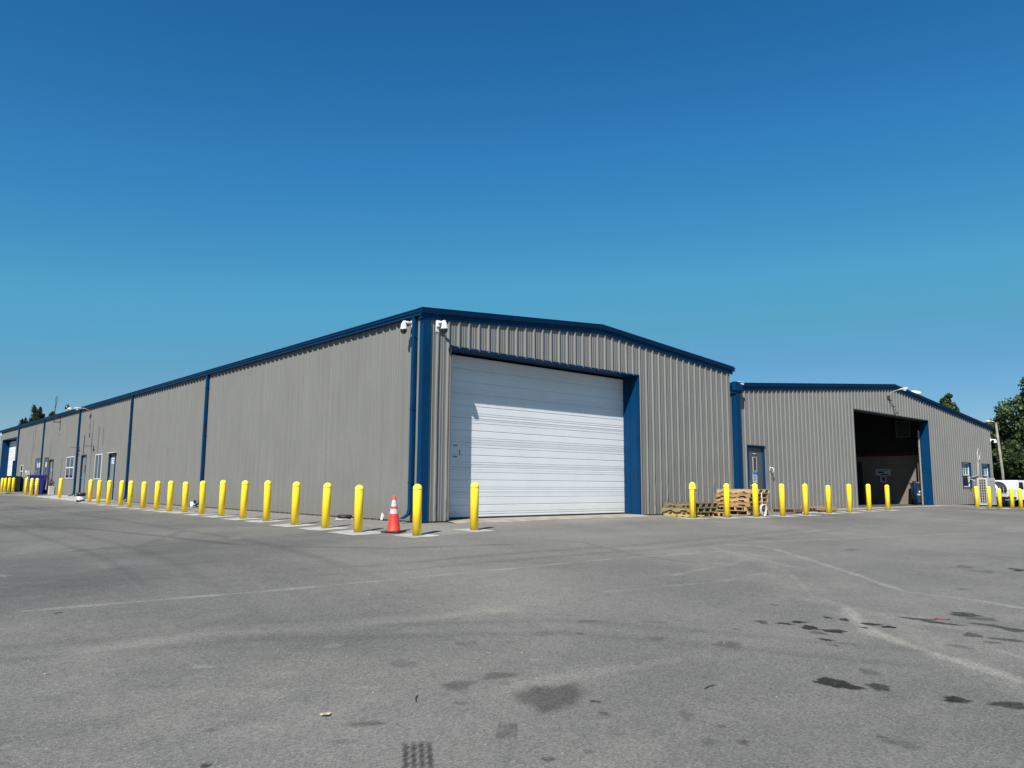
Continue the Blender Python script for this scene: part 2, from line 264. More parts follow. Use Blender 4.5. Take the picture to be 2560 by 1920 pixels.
def make_ground():
    X = axis_pts(-8.6, -1.0, 0.02, -700, 700, (0.0, 3.0, 33.0, 39.0))
    Y = axis_pts(-12.6, -5.0, 0.02, -700, 700, (0.0, 20.0, 50.0))
    gx, gy = np.meshgrid(X, Y); Z = gz(gx, gy)
    nx, ny = len(X), len(Y)
    V = np.stack([gx, gy, Z], -1).reshape(-1, 3)
    idx = np.arange(nx*ny).reshape(ny, nx)
    F = np.stack([idx[:-1, :-1], idx[:-1, 1:], idx[1:, 1:], idx[1:, :-1]], -1).reshape(-1, 4)
    me = bpy.data.meshes.new('asphalt_ground'); me.vertices.add(len(V)); me.vertices.foreach_set('co', V.ravel())
    me.loops.add(F.size); me.loops.foreach_set('vertex_index', F.ravel().astype(np.int32)); me.polygons.add(len(F))
    me.polygons.foreach_set('loop_start', np.arange(0, F.size, 4, dtype=np.int32)); me.update(calc_edges=True)
    dark = np.zeros(nx*ny); lite = np.zeros(nx*ny); x = V[:, 0]; y = V[:, 1]
    for k, (sx, sy, a, b, an, s) in enumerate(S):
        R_ = 2.2*max(a, b); m = (abs(x-sx) < R_) & (abs(y-sy) < R_)
        if not m.any(): continue
        dx = x[m]-sx; dy = y[m]-sy; dd = dx*math.cos(an)+dy*math.sin(an); dl = dx*math.sin(an)-dy*math.cos(an)
        th = np.arctan2(dd/b, dl/a); r = np.hypot(dd/b, dl/a)
        r = r*(1+.16*np.sin(2*th+k)+.12*np.sin(3*th+2.3*k)+.09*np.sin(5*th+k*1.7)+.06*np.sin(9*th+k*.7))
        soft = .25 if abs(s) > .45 else .6
        f = np.clip((1.05-r)/soft+.5, 0, 1); f = f*f*(3-2*f)*(min(.97, s*1.3) if s > 0 else -s)
        if s > 0: dark[m] = np.maximum(dark[m], f)
        else: lite[m] = np.maximum(lite[m], f)
    for pts, wd, s in LN+[(a_, b_, -c_) for a_, b_, c_ in DLN]:
        for i in range(len(pts)-1):
            p = np.array(pts[i]); q = np.array(pts[i+1]); v = q-p; L = np.hypot(*v)
            lo = np.minimum(p, q)-.4; hi = np.maximum(p, q)+.4; m = (x > lo[0]) & (x < hi[0]) & (y > lo[1]) & (y < hi[1])
            if not m.any(): continue
            t = np.clip(((x[m]-p[0])*v[0]+(y[m]-p[1])*v[1])/L**2, 0, 1)
            d = np.hypot(x[m]-p[0]-t*v[0], y[m]-p[1]-t*v[1])+.02*np.sin(7*x[m]+3*y[m])
            tg = lite if s > 0 else dark
            tg[m] = np.maximum(tg[m], abs(s)*np.exp(-(d/wd)**2))
    # tyre print: four dark tread bands
    def tread(cx, cy, an, wl, ll, s, nb=4):
        dx = x-cx; dy = y-cy; dd = dx*math.cos(an)+dy*math.sin(an); dl = dx*math.sin(an)-dy*math.cos(an)
        m = (abs(dd) < ll) & (abs(dl) < wl)
        u = (dl[m]/wl+1)/2*nb; fr = abs((u % 1)-.5)*2
        dark[m] = np.maximum(dark[m], s*np.clip((.8-fr)*4, 0, 1)*np.clip((1-abs(dd[m])/ll)*3, 0, 1)*.85)
    tread(-7.44, -10.70, .98, .082, .2, .85); tread(-6.86, -10.73, .8, .06, .15, .45); tread(-5.83, -9.06, 1.2, .09, .07, .4)
    # dust along the foot of the walls and round the bollards
    m = (x < 0) & (x > -2.6) & (y > -2.2) & (y < 40); lite[m] = np.maximum(lite[m], .42*np.clip((2.5+x[m])/1.5, 0, 1))
    m = (y < 0) & (y > -2.2) & (x > -2.2) & (x < 42); lite[m] = np.maximum(lite[m], .3*np.clip((1.9+y[m])/1.2, 0, 1))
    lane = np.clip((-2.6-x)/2.5, 0, 1)*np.clip((y+9)/5, 0, 1)*np.clip((40-y)/20, 0, 1); dark = np.maximum(dark, .17*lane*(.75+.25*np.sin(x*3.1+.6*np.sin(y*.5))))
    for cx2, wd2 in ((-4.1, .16), (-5.9, .18), (-6.6, .12)):      # wheel tracks along the side of the building
        d = abs(x-cx2-.25*np.sin(y*.12)+.012*np.clip(-y, 0, 9)**2); dark = np.maximum(dark, .26*np.exp(-(d/wd2)**2)*np.clip((y+9)/6, 0, 1)*np.clip((30-y)/10, 0, 1))
    warm = np.clip((x+7.5)/4, 0, 1)*np.clip((-y-1)/4, 0, 1); lite = np.maximum(lite, .17*warm)
    for nm, arr in (('dark', dark), ('lite', lite)):
        at = me.attributes.new(nm, 'FLOAT', 'POINT'); at.data.foreach_set('value', arr.astype(np.float32))
    m = bpy.data.materials.new('worn_asphalt'); m.use_nodes = True; n = m.node_tree.nodes; l = m.node_tree.links; b = n['Principled BSDF']
    tc = n.new('ShaderNodeTexCoord')
    def noise(s_, det=6, rough=.6, vec=None):
        q = n.new('ShaderNodeTexNoise'); q.inputs['Scale'].default_value = s_; q.inputs['Detail'].default_value = det; q.inputs['Roughness'].default_value = rough
        l.new(vec or tc.outputs['Object'], q.inputs['Vector']); return q.outputs['Fac']
    def rng_(v, a, b_, c, d):
        q = n.new('ShaderNodeMapRange'); l.new(v, q.inputs['Value'])
        for k_, u in zip(('From Min', 'From Max', 'To Min', 'To Max'), (a, b_, c, d)): q.inputs[k_].default_value = u
        return q.outputs[0]
    def mul(a, b_):
        q = n.new('ShaderNodeMath'); q.operation = 'MULTIPLY'; l.new(a, q.inputs[0])
        if isinstance(b_, float): q.inputs[1].default_value = b_
        else: l.new(b_, q.inputs[1])
        return q.outputs[0]
    def mixc(f, a, b_):
        q = n.new('ShaderNodeMix'); q.data_type = 'RGBA'; l.new(f, q.inputs['Factor'])
        for k_, u in (('A', a), ('B', b_)):
            if isinstance(u, tuple): q.inputs[k_].default_value = (*u, 1)
            else: l.new(u, q.inputs[k_])
        return q.outputs['Result']
    base = mixc(rng_(noise(0.16, 5), .38, .62, 0, 1), (.100, .096, .088), (.170, .161, .145))
    base = mixc(rng_(noise(0.7, 8, .7), .47, .72, 0, .6), base, (.205, .19, .165))          # dusty patches
    base = mixc(rng_(noise(1.3, 7, .7), .5, .72, 0, .55), base, (.088, .086, .084))         # darker worn patches
    mg = n.new('ShaderNodeMapping'); mg.inputs['Rotation'].default_value = (0, 0, -.35); mg.inputs['Scale'].default_value = (.12, 1.6, 1); l.new(tc.outputs['Object'], mg.inputs[0])
    base = mixc(rng_(noise(1.0, 5, .6, mg.outputs[0]), .5, .75, 0, .38), base, (.085, .083, .081))  # long scuffs left by turning wheels
    at = n.new('ShaderNodeAttribute'); at.attribute_name = 'lite'; nz = noise(9, 6, .7)
    base = mixc(mul(at.outputs['Fac'], rng_(nz, .3, .62, .6, 1.15)), base, (.31, .288, .25))
    vo = n.new('ShaderNodeTexVoronoi'); vo.inputs['Scale'].default_value = 80; l.new(tc.outputs['Object'], vo.inputs['Vector'])
    gr = n.new('ShaderNodeSeparateColor'); l.new(vo.outputs['Color'], gr.inputs[0])
    base2 = n.new('ShaderNodeVectorMath'); base2.operation = 'SCALE'; l.new(base, base2.inputs[0]); l.new(rng_(gr.outputs[0], 0, 1, .73, 1.28), base2.inputs['Scale'])
    base = base2.outputs[0]
    v2 = n.new('ShaderNodeTexVoronoi'); v2.inputs['Scale'].default_value = 26; l.new(tc.outputs['Object'], v2.inputs['Vector'])
    g2 = n.new('ShaderNodeSeparateColor'); l.new(v2.outputs['Color'], g2.inputs[0])
    spk = mul(rng_(g2.outputs[1], .93, .95, 0, 1), rng_(v2.outputs['Distance'], .12, .2, 1, 0))
    base = mixc(mul(spk, .75), base, (.34, .325, .295))
    spk2 = mul(rng_(g2.outputs[2], .93, .95, 0, 1), rng_(v2.outputs['Distance'], .15, .24, 1, 0))
    base = mixc(mul(spk2, .7), base, (.05, .05, .05))
    ad = n.new('ShaderNodeAttribute'); ad.attribute_name = 'dark'
    dk = mul(ad.outputs['Fac'], rng_(noise(28, 5, .7), .3, .6, .7, 1.15))
    base = mixc(dk, base, (.014, .011, .008))
    l.new(base, b.inputs['Base Color'])
    l.new(rng_(dk, 0, 1, .88, .82), b.inputs['Roughness']); b.inputs['Specular IOR Level'].default_value = .3
    bu = n.new('ShaderNodeBump'); bu.inputs['Strength'].default_value = .55; bu.inputs['Distance'].default_value = .006
    hb = n.new('ShaderNodeMath'); hb.operation = 'ADD'; l.new(vo.outputs['Distance'], hb.inputs[0]); l.new(noise(160, 3), hb.inputs[1]); l.new(hb.outputs[0], bu.inputs['Height'])
    l.new(bu.outputs[0], b.inputs['Normal'])
    me.materials.append(m)
    o = bpy.data.objects.new('asphalt_ground', me); col.objects.link(o); o['kind'] = 'structure'
make_ground()

def slab(name, x0, x1, y0, y1, m, up=.006, nx=4, ny=4, jit=.0, seed=0, thick=None):
    r = random.Random(seed); mb = MB(); xs = np.linspace(x0, x1, nx+1); ys = np.linspace(y0, y1, ny+1); P = {}
    for i, X in enumerate(xs):
        for j, Y in enumerate(ys):
            e = i in (0, nx) or j in (0, ny)
            a = X+(r.uniform(-jit, jit) if e else 0); c = Y+(r.uniform(-jit, jit) if e else 0)
            P[i, j] = (a, c, g(a, c)+up)
    for i in range(nx):
        for j in range(ny): mb.quad(P[i, j], P[i+1, j], P[i+1, j+1], P[i, j+1])
    if thick:
        loop = [P[i, 0] for i in range(nx+1)]+[P[nx, j] for j in range(1, ny+1)]+[P[i, ny] for i in range(nx-1, -1, -1)]+[P[0, j] for j in range(ny-1, 0, -1)]
        for k in range(len(loop)):
            a = loop[k]; c = loop[(k+1) % len(loop)]; mb.quad((a[0], a[1], a[2]-thick), (c[0], c[1], c[2]-thick), c, a)
    return tag(mb.build(name, m), kind='structure')

# ---------------------------------------------------------------- ribbed steel wall sheets
PIT = .3048
PROF = [(.014, 0), (.038, .043), (.066, .043), (.088, 0), (.155, 0), (.163, .008), (.18, .008), (.188, 0), (.228, 0), (.236, .008), (.253, .008), (.261, 0)]
def sheet(mb, L, ztop, zbot, openings, fr, phase=0.0, extra=(), dent=None, seed=1):
    r = random.Random(seed)
    nr = int(L/PIT)+3; wob = [[r.uniform(-1, 1) for _ in range(40)] for _ in range(nr)]
    br = []
    for k in range(-1, nr):
        for u, h in PROF:
            U = k*PIT+phase+u
            if 0 < U < L: br.append((U, h))
    def hgt(U):
        q = (U-phase) % PIT; a = (PROF[-1][0]-PIT, 0)
        for u, h in PROF+[(PIT+PROF[0][0], 0)]:
            if q <= u: return a[1]+(h-a[1])*(q-a[0])/max(u-a[0], 1e-6)
            a = (u, h)
        return 0
    for U in [0, L]+list(extra)+[o[0] for o in openings]+[o[1] for o in openings]:
        if 0 <= U <= L: br.append((U, hgt(U)))
    br = sorted(set(br)); us = []
    for b_ in br:
        if not us or b_[0]-us[-1][0] > 1e-4: us.append(b_)
    lev = [.05, .12, .2, .3, .45, .6, .8, 1.0, 1.3, 1.8, 2.4, 3.0, 3.6, 4.2]
    def P(U, h, z):
        k = int((U-phase)/PIT)+1; w_ = wob[min(max(k, 0), nr-1)]
        zi = max(0, z)*6; a = w_[int(zi) % 39]; b2 = w_[(int(zi)+1) % 39]; q = a+(b2-a)*(zi-int(zi))
        n_ = h; du = 0
        if h > .01:
            A = .0035
            if dent: A += dent(U, z)
            du = A*q; n_ = h*(1-min(.5, A*14)*abs(q))
        n_ += .0015*math.sin(U*2.1+z*1.3)+.001*math.sin(U*5.3-z*2.2)
        return fr(U+du, n_, z)
    for (u0, h0), (u1, h1) in zip(us, us[1:]):
        mid = (u0+u1)/2; t0 = ztop(u0); t1 = ztop(u1); iv = [(zbot, None)]
        for a, b_, c, d in openings:
            if a < mid < b_:
                new = []
                for lo, hi in iv:
                    if c > lo: new.append((lo, c))
                    new.append((d, hi))
                iv = new
        for lo, hi in iv:
            top = min(t0, t1) if hi is None else hi
            if top <= lo: continue
            zs = [lo]+[z for z in lev if lo+.02 < z < top-.02]
            for a, b_ in zip(zs, zs[1:]): mb.quad(P(u0, h0, a), P(u1, h1, a), P(u1, h1, b_), P(u0, h0, b_))
            a = zs[-1]
            if hi is None: mb.quad(P(u0, h0, a), P(u1, h1, a), P(u1, h1, t1), P(u0, h0, t0))
            else: mb.quad(P(u0, h0, a), P(u1, h1, a), P(u1, h1, hi), P(u0, h0, hi))

def lap(mb, fr, pts):   # thin dark conduit line on a wall : left empty, draws nothing
    pass

# ================================================================ building 1 : long warehouse
ZE = 4.82; W1 = 12.45; L1 = 57.2; ZA = 5.30; XA = 5.98
b1 = empty('warehouse', (0, 0, 0), 'long taupe ribbed steel warehouse with blue trim, white roller door in its gable end', 'warehouse')
rl1 = lambda x: ZE-.06+(ZA-ZE)*(x/XA if x < XA else (W1-x)/(W1-XA))
D0, D1, DT, DD = .77, 7.60, 4.03, .55
# side wall openings (y0,y1,z0,z1)
def gy(y): return g(-.01, y)
SIDE = [(24.48, 25.57, -.4, 2.2), (26.83, 28.05, 1.0, 2.23), (29.8, 30.9, -.4, 2.27), (32.45, 34.25, 1.05, 2.24),
        (37.62, 38.8, -.4, 2.2), (39.05, 40.15, 1.1, 2.34), (41.1, 42.85, 1.1, 2.34), (47.05, 47.8, 1.15, 2.0), (50.35, 56.3, -.4, 4.02)]
mb = MB(); sheet(mb, L1, lambda u: ZE-.05, .035, SIDE, lambda u, n_, z: (-n_, u, z), phase=.11, seed=3); mb.build('side_wall', M['panel'], b1)
def dent1(U, z): return .02 if (z < .9 and U > 8) else (.012 if (z < 1.6 and U > 8) else (.006 if U < .8 else 0))
mb = MB(); sheet(mb, W1, rl1, .03, [(D0, D1, -.4, DT)], lambda u, n_, z: (u, -n_, z), phase=.0256, extra=(XA,), dent=dent1, seed=5); mb.build('gable_wall', M['panel'], b1)
mb = MB(); mb.quad((W1, 0, -.3), (W1, L1, -.3), (W1, L1, ZE-.05), (W1, 0, ZE-.05))
mb.poly([(0, L1, -.3), (0, L1, ZE-.05), (XA, L1, ZA-.05), (W1, L1, ZE-.05), (W1, L1, -.3)]); mb.build('rear_wall', M['panel'], b1)
for a, c in ((.31, 24.48), (25.57, 29.8), (30.9, 37.62), (38.8, 50.35), (56.3, L1)): MB().box(.012, .2, a, c, -.5, .045).build('foundation', M['found'], b1)
for a, c in ((0.012, D0-.02), (D1+.12, W1-.02)): MB().box(a, c, .012, .3, -.5, .04).build('foundation', M['found'], b1)
# roof
mb = MB()
for xa, za, xb, zb in ((-.14, ZE, XA, ZA), (XA, ZA, W1+.14, ZE)):
    mb.extr([(xa, 0, za-.045), (xb, 0, zb-.045), (xb, 0, zb), (xa, 0, za)], (0, -.10, 0), (0, L1+.1, 0))
rf = mb.build('roof', M['roof'], b1)
mb = MB()   # ridge cap
mb.extr([(XA-.2, 0, ZA-.006), (XA, 0, ZA+.035), (XA+.2, 0, ZA-.006), (XA, 0, ZA+.01)], (0, -.1, 0), (0, L1+.1, 0)); mb.build('ridge_cap', M['blue'], rf)
def gutter(name, par, x, z, y0, y1, sgn, off=None):     # box gutter section, sgn = outward x direction
    P = [(0, 0), (.10, 0), (.10, .045), (.135, .075), (.135, .115), (.155, .125), (.155, .145), (.14, .145), (.118, .12), (.118, .085), (.085, .055), (.085, .015), (.015, .015), (.015, .14), (0, .14)]
    mb = MB(); mb.extr([(x+sgn*a, 0, z-.125+c) for a, c in P], (0, y0, 0), (0, y1, 0)); return mb.build(name, M['blue'], par, off)
gutter('gutter', b1, -.035, ZE-.03, -.09, L1+.12, -1)
gutter('gutter', b1, W1+.035, ZE-.03, -.13, L1+.12, 1)
def rake(par, pts, y, off=None):
    for (xa, za), (xb, zb) in zip(pts, pts[1:]):
        mb = MB()
        P = [(-.125, .012), (-.105, -.05), (-.125, -.058), (-.105, -.115), (-.055, -.125), (-.055, -.235), (-.04, -.25), (-.036, -.25), (-.036, -.11), (.05, .012)]
        i = len(mb.v); n = len(P)
        for X, Z in ((xa, za), (xb, zb)): mb.v += [(X, y+p[0], Z+p[1]) for p in P]
        for j in range(n): mb.f.append((i+j, i+(j+1) % n, i+n+(j+1) % n, i+n+j)); mb.sm.append(False)
        mb.f.append(tuple(range(n))); mb.f.append(tuple(range(2*n-1, n-1, -1))); mb.sm += [False, False]
        mb.build('rake_trim', M['blue'], par, off)
rake(b1, [(-.15, ZE+.0), (XA, ZA+.01), (W1+.12, ZE+.0)], 0)
# corner trim and downspouts
mb = MB(); mb.extr([(-.044, .1, 0), (-.044, -.044, 0), (.17, -.044, 0), (.17, -.034, 0), (-.034, -.034, 0), (-.034, .1, 0)], (0, 0, .03), (0, 0, ZE-.12)); mb.build('corner_trim', M['blue'], b1)
def downspout(par, y, zt, zb, w=.1, d=.085, kick=True, elbow_side=0, off=None):
    mb = MB(); x1 = -.036; x0 = x1-d
    mb.box(x0, x1, y-w/2, y+w/2, zb+.22, zt, bev=.008)
    if kick:
        k = [(0, .24), (-.03, .14), (-.16, .06), (-.24, .03)]
        pr = []
        for (ax, az), (bx, bz) in zip(k, k[1:]):
            mb.extr([(x1+ax, y-w/2+.002, zb+az), (x0+ax, y-w/2+.002, zb+az), (x0+ax, y+w/2-.002, zb+az), (x1+ax, y+w/2-.002, zb+az)], (0, 0, 0), (bx-ax, 0, bz-az))
    # straps
    for z in np.linspace(zb+.8, zt-.5, 3): mb.box(x0-.004, x1+.01, y-w/2-.012, y+w/2+.012, z, z+.03)
    return mb.build('downspout', M['blue'], par, off)
downspout(b1, .27, ZE-.14, .06)
for y in (13.2, 22.25, 31.72, 40.8, 49.45): downspout(b1, y, ZE-.14, max(.02, gy(y)), w=.12)
mb = MB(); mb.box(-.17, -.035, 49.9, 50.25, gy(50)-.05, 2.35, bev=.01); mb.build('electrical_cabinet', M['blue'], b1)
# big roller door in the gable
jb = M['blue']
mb = MB()
mb.box(D1, D1+.04, -.04, DD+.02, .02, DT+.0, ); mb.box(D1-.012, D1, .02, .28, .03, DT-.02); mb.box(D1-.016, D1, .295, .53, .03, DT-.02)
fr_ = mb.build('door_jamb', jb, b1)
mb = MB(); mb.box(D0-.04, D0, -.04, DD+.02, .02, DT); mb.build('door_jamb', jb, b1)
mb = MB(); mb.box(D0-.04, D1+.04, -.04, DD+.02, DT+.002, DT+.04); mb.build('door_header', jb, b1)
mb = MB(); mb.box(D0-.05, D0-.02, -.06, -.036, .05, DT); mb.build('door_edge_trim', M['panel'], b1)
def sectional(mb, x0, x1, y, z0, z1, sec=.6, frm=None):
    f = frm or (lambda u, n_, z: (u, y-n_, z))
    prof = []; z = z0; r = random.Random(2)
    while z < z1-.02:
        t = r.uniform(-.004, .004)
        for dz, n_ in ((0, -.013), (.008, .006+t), (.055, .006), (.06, -.002), (.07, -.002), (.075, .008), (.11, .008), (.115, -.002), (.125, -.002), (.13, .008), (.28, .006), (.29, -.008), (.298, -.008), (.305, .007), (.47, .007), (.475, -.002), (.485, -.002), (.49, .008), (.535, .008), (.54, -.002), (.55, -.002), (.555, .006), (.592, .006-t), (.6, -.013)):
            if z+dz <= z1: prof.append((z+dz, n_))
        z += sec
    for (a, na), (b_, nb_) in zip(prof, prof[1:]):
        if b_-a > 1e-5: mb.quad(f(x0, na, a), f(x1, na, a), f(x1, nb_, b_), f(x0, nb_, b_))
mb = MB(); sectional(mb, D0, D1, DD, .07, DT+.0, .6); dr = mb.build('roller_door', M['door_white'], b1)
mb = MB()     # painted number 1 and small stencil marks on the door
mb.box(1.492, 1.508, DD-.014, DD-.010, 1.56, 1.68); mb.box(1.478, 1.494, DD-.014, DD-.010, 1.645, 1.66); mb.build('number_one', M['ink'], dr)
for z in (1.50, 1.77):
    MB().box(1.29, 1.42, DD-.0155, DD-.011, z, z+.02).build('stencil_mark', M['found'], dr)
mb = MB(); mb.box(D0, D1, DD-.03, DD+.02, .035, .07); mb.build('bottom_seal', M['black'], dr)
mb = MB(); mb.box(D0+.002, D1-.002, DD+.02, DD+.8, -.2, .06); mb.build('floor_slab', M['found'], b1)
# door threshold
mb = MB(); xs = np.linspace(D0-.05, D1+.1, 30); r = random.Random(4); pv = None
for X in xs:
    yo = -.28-.12*r.random()-.12*math.sin(X*.9)
    row = [(X, DD-.02, .036), (X, .0, .03), (X, yo*.5, g(X, yo*.5)+.02), (X, yo, g(X, yo)+.003)]
    if pv:
        for k in range(3): mb.quad(pv[k], pv[k+1], row[k+1], row[k])
    pv = row
tag(mb.build('door_apron', M['conc2']), kind='structure')
# windows and doors of the side wall ------------------------------------------------
def swindow(y0, y1, z0, z1, frame_m, glass_m, mull=1, rail=True, thick=.05, split=.5, fw=.04):
    mb = MB(); xo = -.03
    for a, b_, c, d in ((y0, y1, z0, z0+fw), (y0, y1, z1-fw, z1), (y0, y0+fw, z0+fw, z1-fw), (y1-fw, y1, z0+fw, z1-fw)): mb.box(-.042, -.006, a, b_, c, d)
    for k in range(mull): y = y0+(y1-y0)*(k+1)/(mull+1); mb.box(-.040, -.008, y-.018, y+.018, z0+fw, z1-fw)
    if rail: z = z0+(z1-z0)*split; mb.box(-.041, -.007, y0+fw, y1-fw, z-.03, z+.03)
    f = mb.build('window', frame_m, b1); m2 = MB(); m2.box(-.03, -.024, y0+fw, y1-fw, z0+fw, z1-fw); m2.build('pane', glass_m, f)
    return f
swindow(26.83, 28.05, 1.0, 2.23, M['vinyl'], M['glass'], 1, False)
swindow(32.45, 34.25, 1.05, 2.24, M['vinyl'], M['glass'], 1, True)
swindow(47.05, 47.8, 1.15, 2.0, M['vinyl'], M['glass'], 0, True)
f1 = swindow(41.1, 42.85, 1.1, 2.34, M['dark_frame'], M['glass'], 1, True, fw=.07)
f2 = swindow(39.05, 40.15, 1.1, 2.34, M['dark_frame'], M['glass'], 1, True, fw=.07)
for f, y in ((f1, 42.1), (f1, 41.5), (f2, 39.6)):   # pale notices behind the glass
    mb = MB(); mb.box(-.034, -.031, y-.22, y+.18, 1.75, 2.05); mb.build('notice', M['paper'], f)
def sdoor(y0, y1, zt, slab_m, frame_m, sign=None):
    zb = gy((y0+y1)/2)+.05; mb = MB()
    mb.box(-.045, .08, y0, y0+.05, zb, zt); mb.box(-.045, .08, y1-.05, y1, zb, zt); mb.box(-.047, .08, y0+.05, y1-.05, zt-.05, zt); mb.box(-.05, .07, y0+.05, y1-.05, zb-.04, zb)
    f = mb.build('door_frame', frame_m, b1)
    mb = MB(); mb.box(.045, .07, y0+.05, y1-.05, zb, zt-.05); s = mb.build('door', slab_m, b1)
    mb = MB(); yh = y1-.14; mb.tube([(.045, yh, zb+.95), (-.01, yh, zb+.95), (-.012, yh-.11, zb+.95)], .012, 8); mb.box(.036, .045, yh-.03, yh+.03, zb+.88, zb+1.12); mb.build('handle', M['steel'], s)
    if sign:
        mb = MB(); yc = (y0+y1)/2; mb.box(.038, .042, yc-sign[1]/2, yc+sign[1]/2, sign[2], sign[3]); q = mb.build('sign', sign[0], s)
        mb = MB()
        for k in range(2): z = sign[2]+(sign[3]-sign[2])*(.3+.32*k); mb.box(.0345, .0365, yc-sign[1]*.38, yc+sign[1]*(.3 if k else .15), z, z+.03)
        mb.build('lettering', M['ink'] if sign[0] is M['paper'] else M['paper'], q)
    return s
s1 = sdoor(24.48, 25.57, 2.2, M['taupe_door'], M['blue'], (M['paper'], .62, 1.72, 2.0))
mb = MB(); mb.box(-.14, -.03, 24.35, 25.6, 2.21, 2.245); mb.build('drip_cap', M['offwhite'], b1)
s2 = sdoor(29.8, 30.9, 2.27, M['taupe_door'], M['blue'])
mb = MB(); mb.box(.036, .043, 30.25, 30.37, 1.35, 1.75); mb.build('door_plate', M['dark_frame'], s2)
s3 = sdoor(37.62, 38.8, 2.2, M['taupe_door'], M['dark_frame'], (M['sign_blue'], .7, 1.42, 1.66))
mb = MB(); mb.box(.036, .043, 38.1, 38.22, 1.72, 2.0); mb.build('door_plate', M['dark_frame'], s3)
# far roller door in the side wall
mb = MB(); mb.box(-.045, .5, 50.31, 50.35, 0, 4.02); mb.build('door_jamb', jb, b1)
mb = MB(); mb.box(-.045, .5, 56.3, 56.34, 0, 4.02); mb.build('door_jamb', jb, b1)
mb = MB(); mb.box(-.045, .5, 50.31, 56.34, 4.022, 4.06); mb.build('door_header', jb, b1)
mb = MB(); sectional(mb, 50.35, 56.3, 0, .2, 4.02, .6, lambda u, n_, z: (.45-n_, u, z)); mb.build('roller_door', M['door_white'], b1)
# conduit lines: raised thin dark strips on the side wall
mb = MB()
for y, z0, z1 in ((44.2, .9, 4.2), (43.6, 2.9, 4.5), (38.7, 2.25, 3.4), (30.6, 2.3, 3.3), (28.9, .5, 4.0), (27.75, 2.3, 3.6), (26.9, 2.6, 3.5), (29.0, 2.4, 3.3), (35.4, .6, 2.2)):
    MB().box(-.043, -.034, y, y+.02, z0, z1).build('conduit_line', M['dark_steel'], b1)
mb = MB(); mb.poly([(-.05, 1.44, .02), (-.08, 1.50, .02), (-.055, 1.5, .17), (-.046, 1.46, .19)]); mb.poly([(-.05, 1.44, .02), (-.046, 1.46, .19), (-.036, 1.40, .12)]); mb.build('bent_flashing', M['offwhite'], b1)

# ================================================================ building 2 : lower gable hall with open bay
B2X0 = 12.5; X2R = 38.9; X2A = 25.9; Y2 = .10; E2 = 4.29; A2 = 5.47; L2 = 26.0
B2 = Vector((B2X0, Y2, 0))
b2 = empty('workshop_hall', tuple(B2), 'lower wide taupe steel hall with an open dark vehicle bay and grey side door', 'workshop')
rl2 = lambda u: E2-.05+(A2-E2)*(u/(X2A-B2X0) if u < X2A-B2X0 else (X2R-B2X0-u)/(X2R-X2A))
O0, O1, OT = 21.84, 29.77, 4.05
OPN = [(O0-B2X0, O1-B2X0, -.5, OT), (13.52-B2X0, 14.62-B2X0, -.5, 2.23), (34.0-B2X0, 35.3-B2X0, .86, 2.17), (37.1-B2X0, 38.3-B2X0, .86, 2.17)]
mb = MB(); sheet(mb, X2R-B2X0, rl2, .0, OPN, lambda u, n_, z: (B2X0+u, Y2-n_, z), phase=.0, extra=(X2A-B2X0,), dent=lambda U, z: .008 if z < .7 and U < 9 else 0, seed=9)
mb.build('gable_wall', M['panel'], b2, B2)
mb = MB(); sheet(mb, L2, lambda u: E2-.05, -.2, [], lambda u, n_, z: (X2R+n_, Y2+u, z), seed=11); mb.build('side_wall', M['panel'], b2, B2)
mb = MB(); mb.poly([(B2X0, Y2+L2, -.3), (B2X0, Y2+L2, E2-.05), (X2A, Y2+L2, A2-.05), (X2R, Y2+L2, E2-.05), (X2R, Y2+L2, -.3)]); mb.build('rear_wall', M['panel'], b2, B2)
for a, c in ((B2X0, 13.52), (14.62, O0-.03), (O1+.03, X2R-.01)): MB().box(a, c, Y2+.012, Y2+.3, -.6, .02).build('foundation', M['found'], b2, B2)
mb = MB()
for xa, za, xb, zb in ((B2X0+.01, E2, X2A, A2), (X2A, A2, X2R+.14, E2)):
    mb.extr([(xa, 0, za-.045), (xb, 0, zb-.045), (xb, 0, zb), (xa, 0, za)], (0, Y2-.10, 0), (0, Y2+L2+.1, 0))
rf2 = mb.build('roof', M['roof'], b2, B2)
rake(b2, [(B2X0+.0, E2+.0), (X2A, A2+.01), (X2R+.13, E2)], Y2, B2)
gutter('gutter', b2, X2R+.035, E2-.03, Y2-.1, Y2+L2, 1, B2)
mb = MB(); mb.box(12.52, 12.98, Y2-.28, Y2-.128, 4.03, 4.33, bev=.01); mb.box(12.56, 12.94, Y2-.24, Y2-.04, 3.94, 4.028); mb.build('gutter_box', M['blue'], b2, B2)
mb = MB(); mb.extr([(12.62, -.2, 0), (12.62, 0, 0), (12.84, 0, 0), (12.84, -.2, 0)], (0, Y2-.04, .02), (0, Y2-.04, 3.938)); mb.build('downspout', M['blue'], b2, B2)
mb = MB(); mb.box(12.78, 13.02, Y2-.30, Y2-.10, 4.335, 4.35); mb.poly([(12.8, Y2-.285, 4.27), (13.03, Y2-.285, 4.25), (13.05, Y2-.285, 4.345), (12.88, Y2-.285, 4.345)]); mb.build('torn_flashing', M['white'], b2, B2)
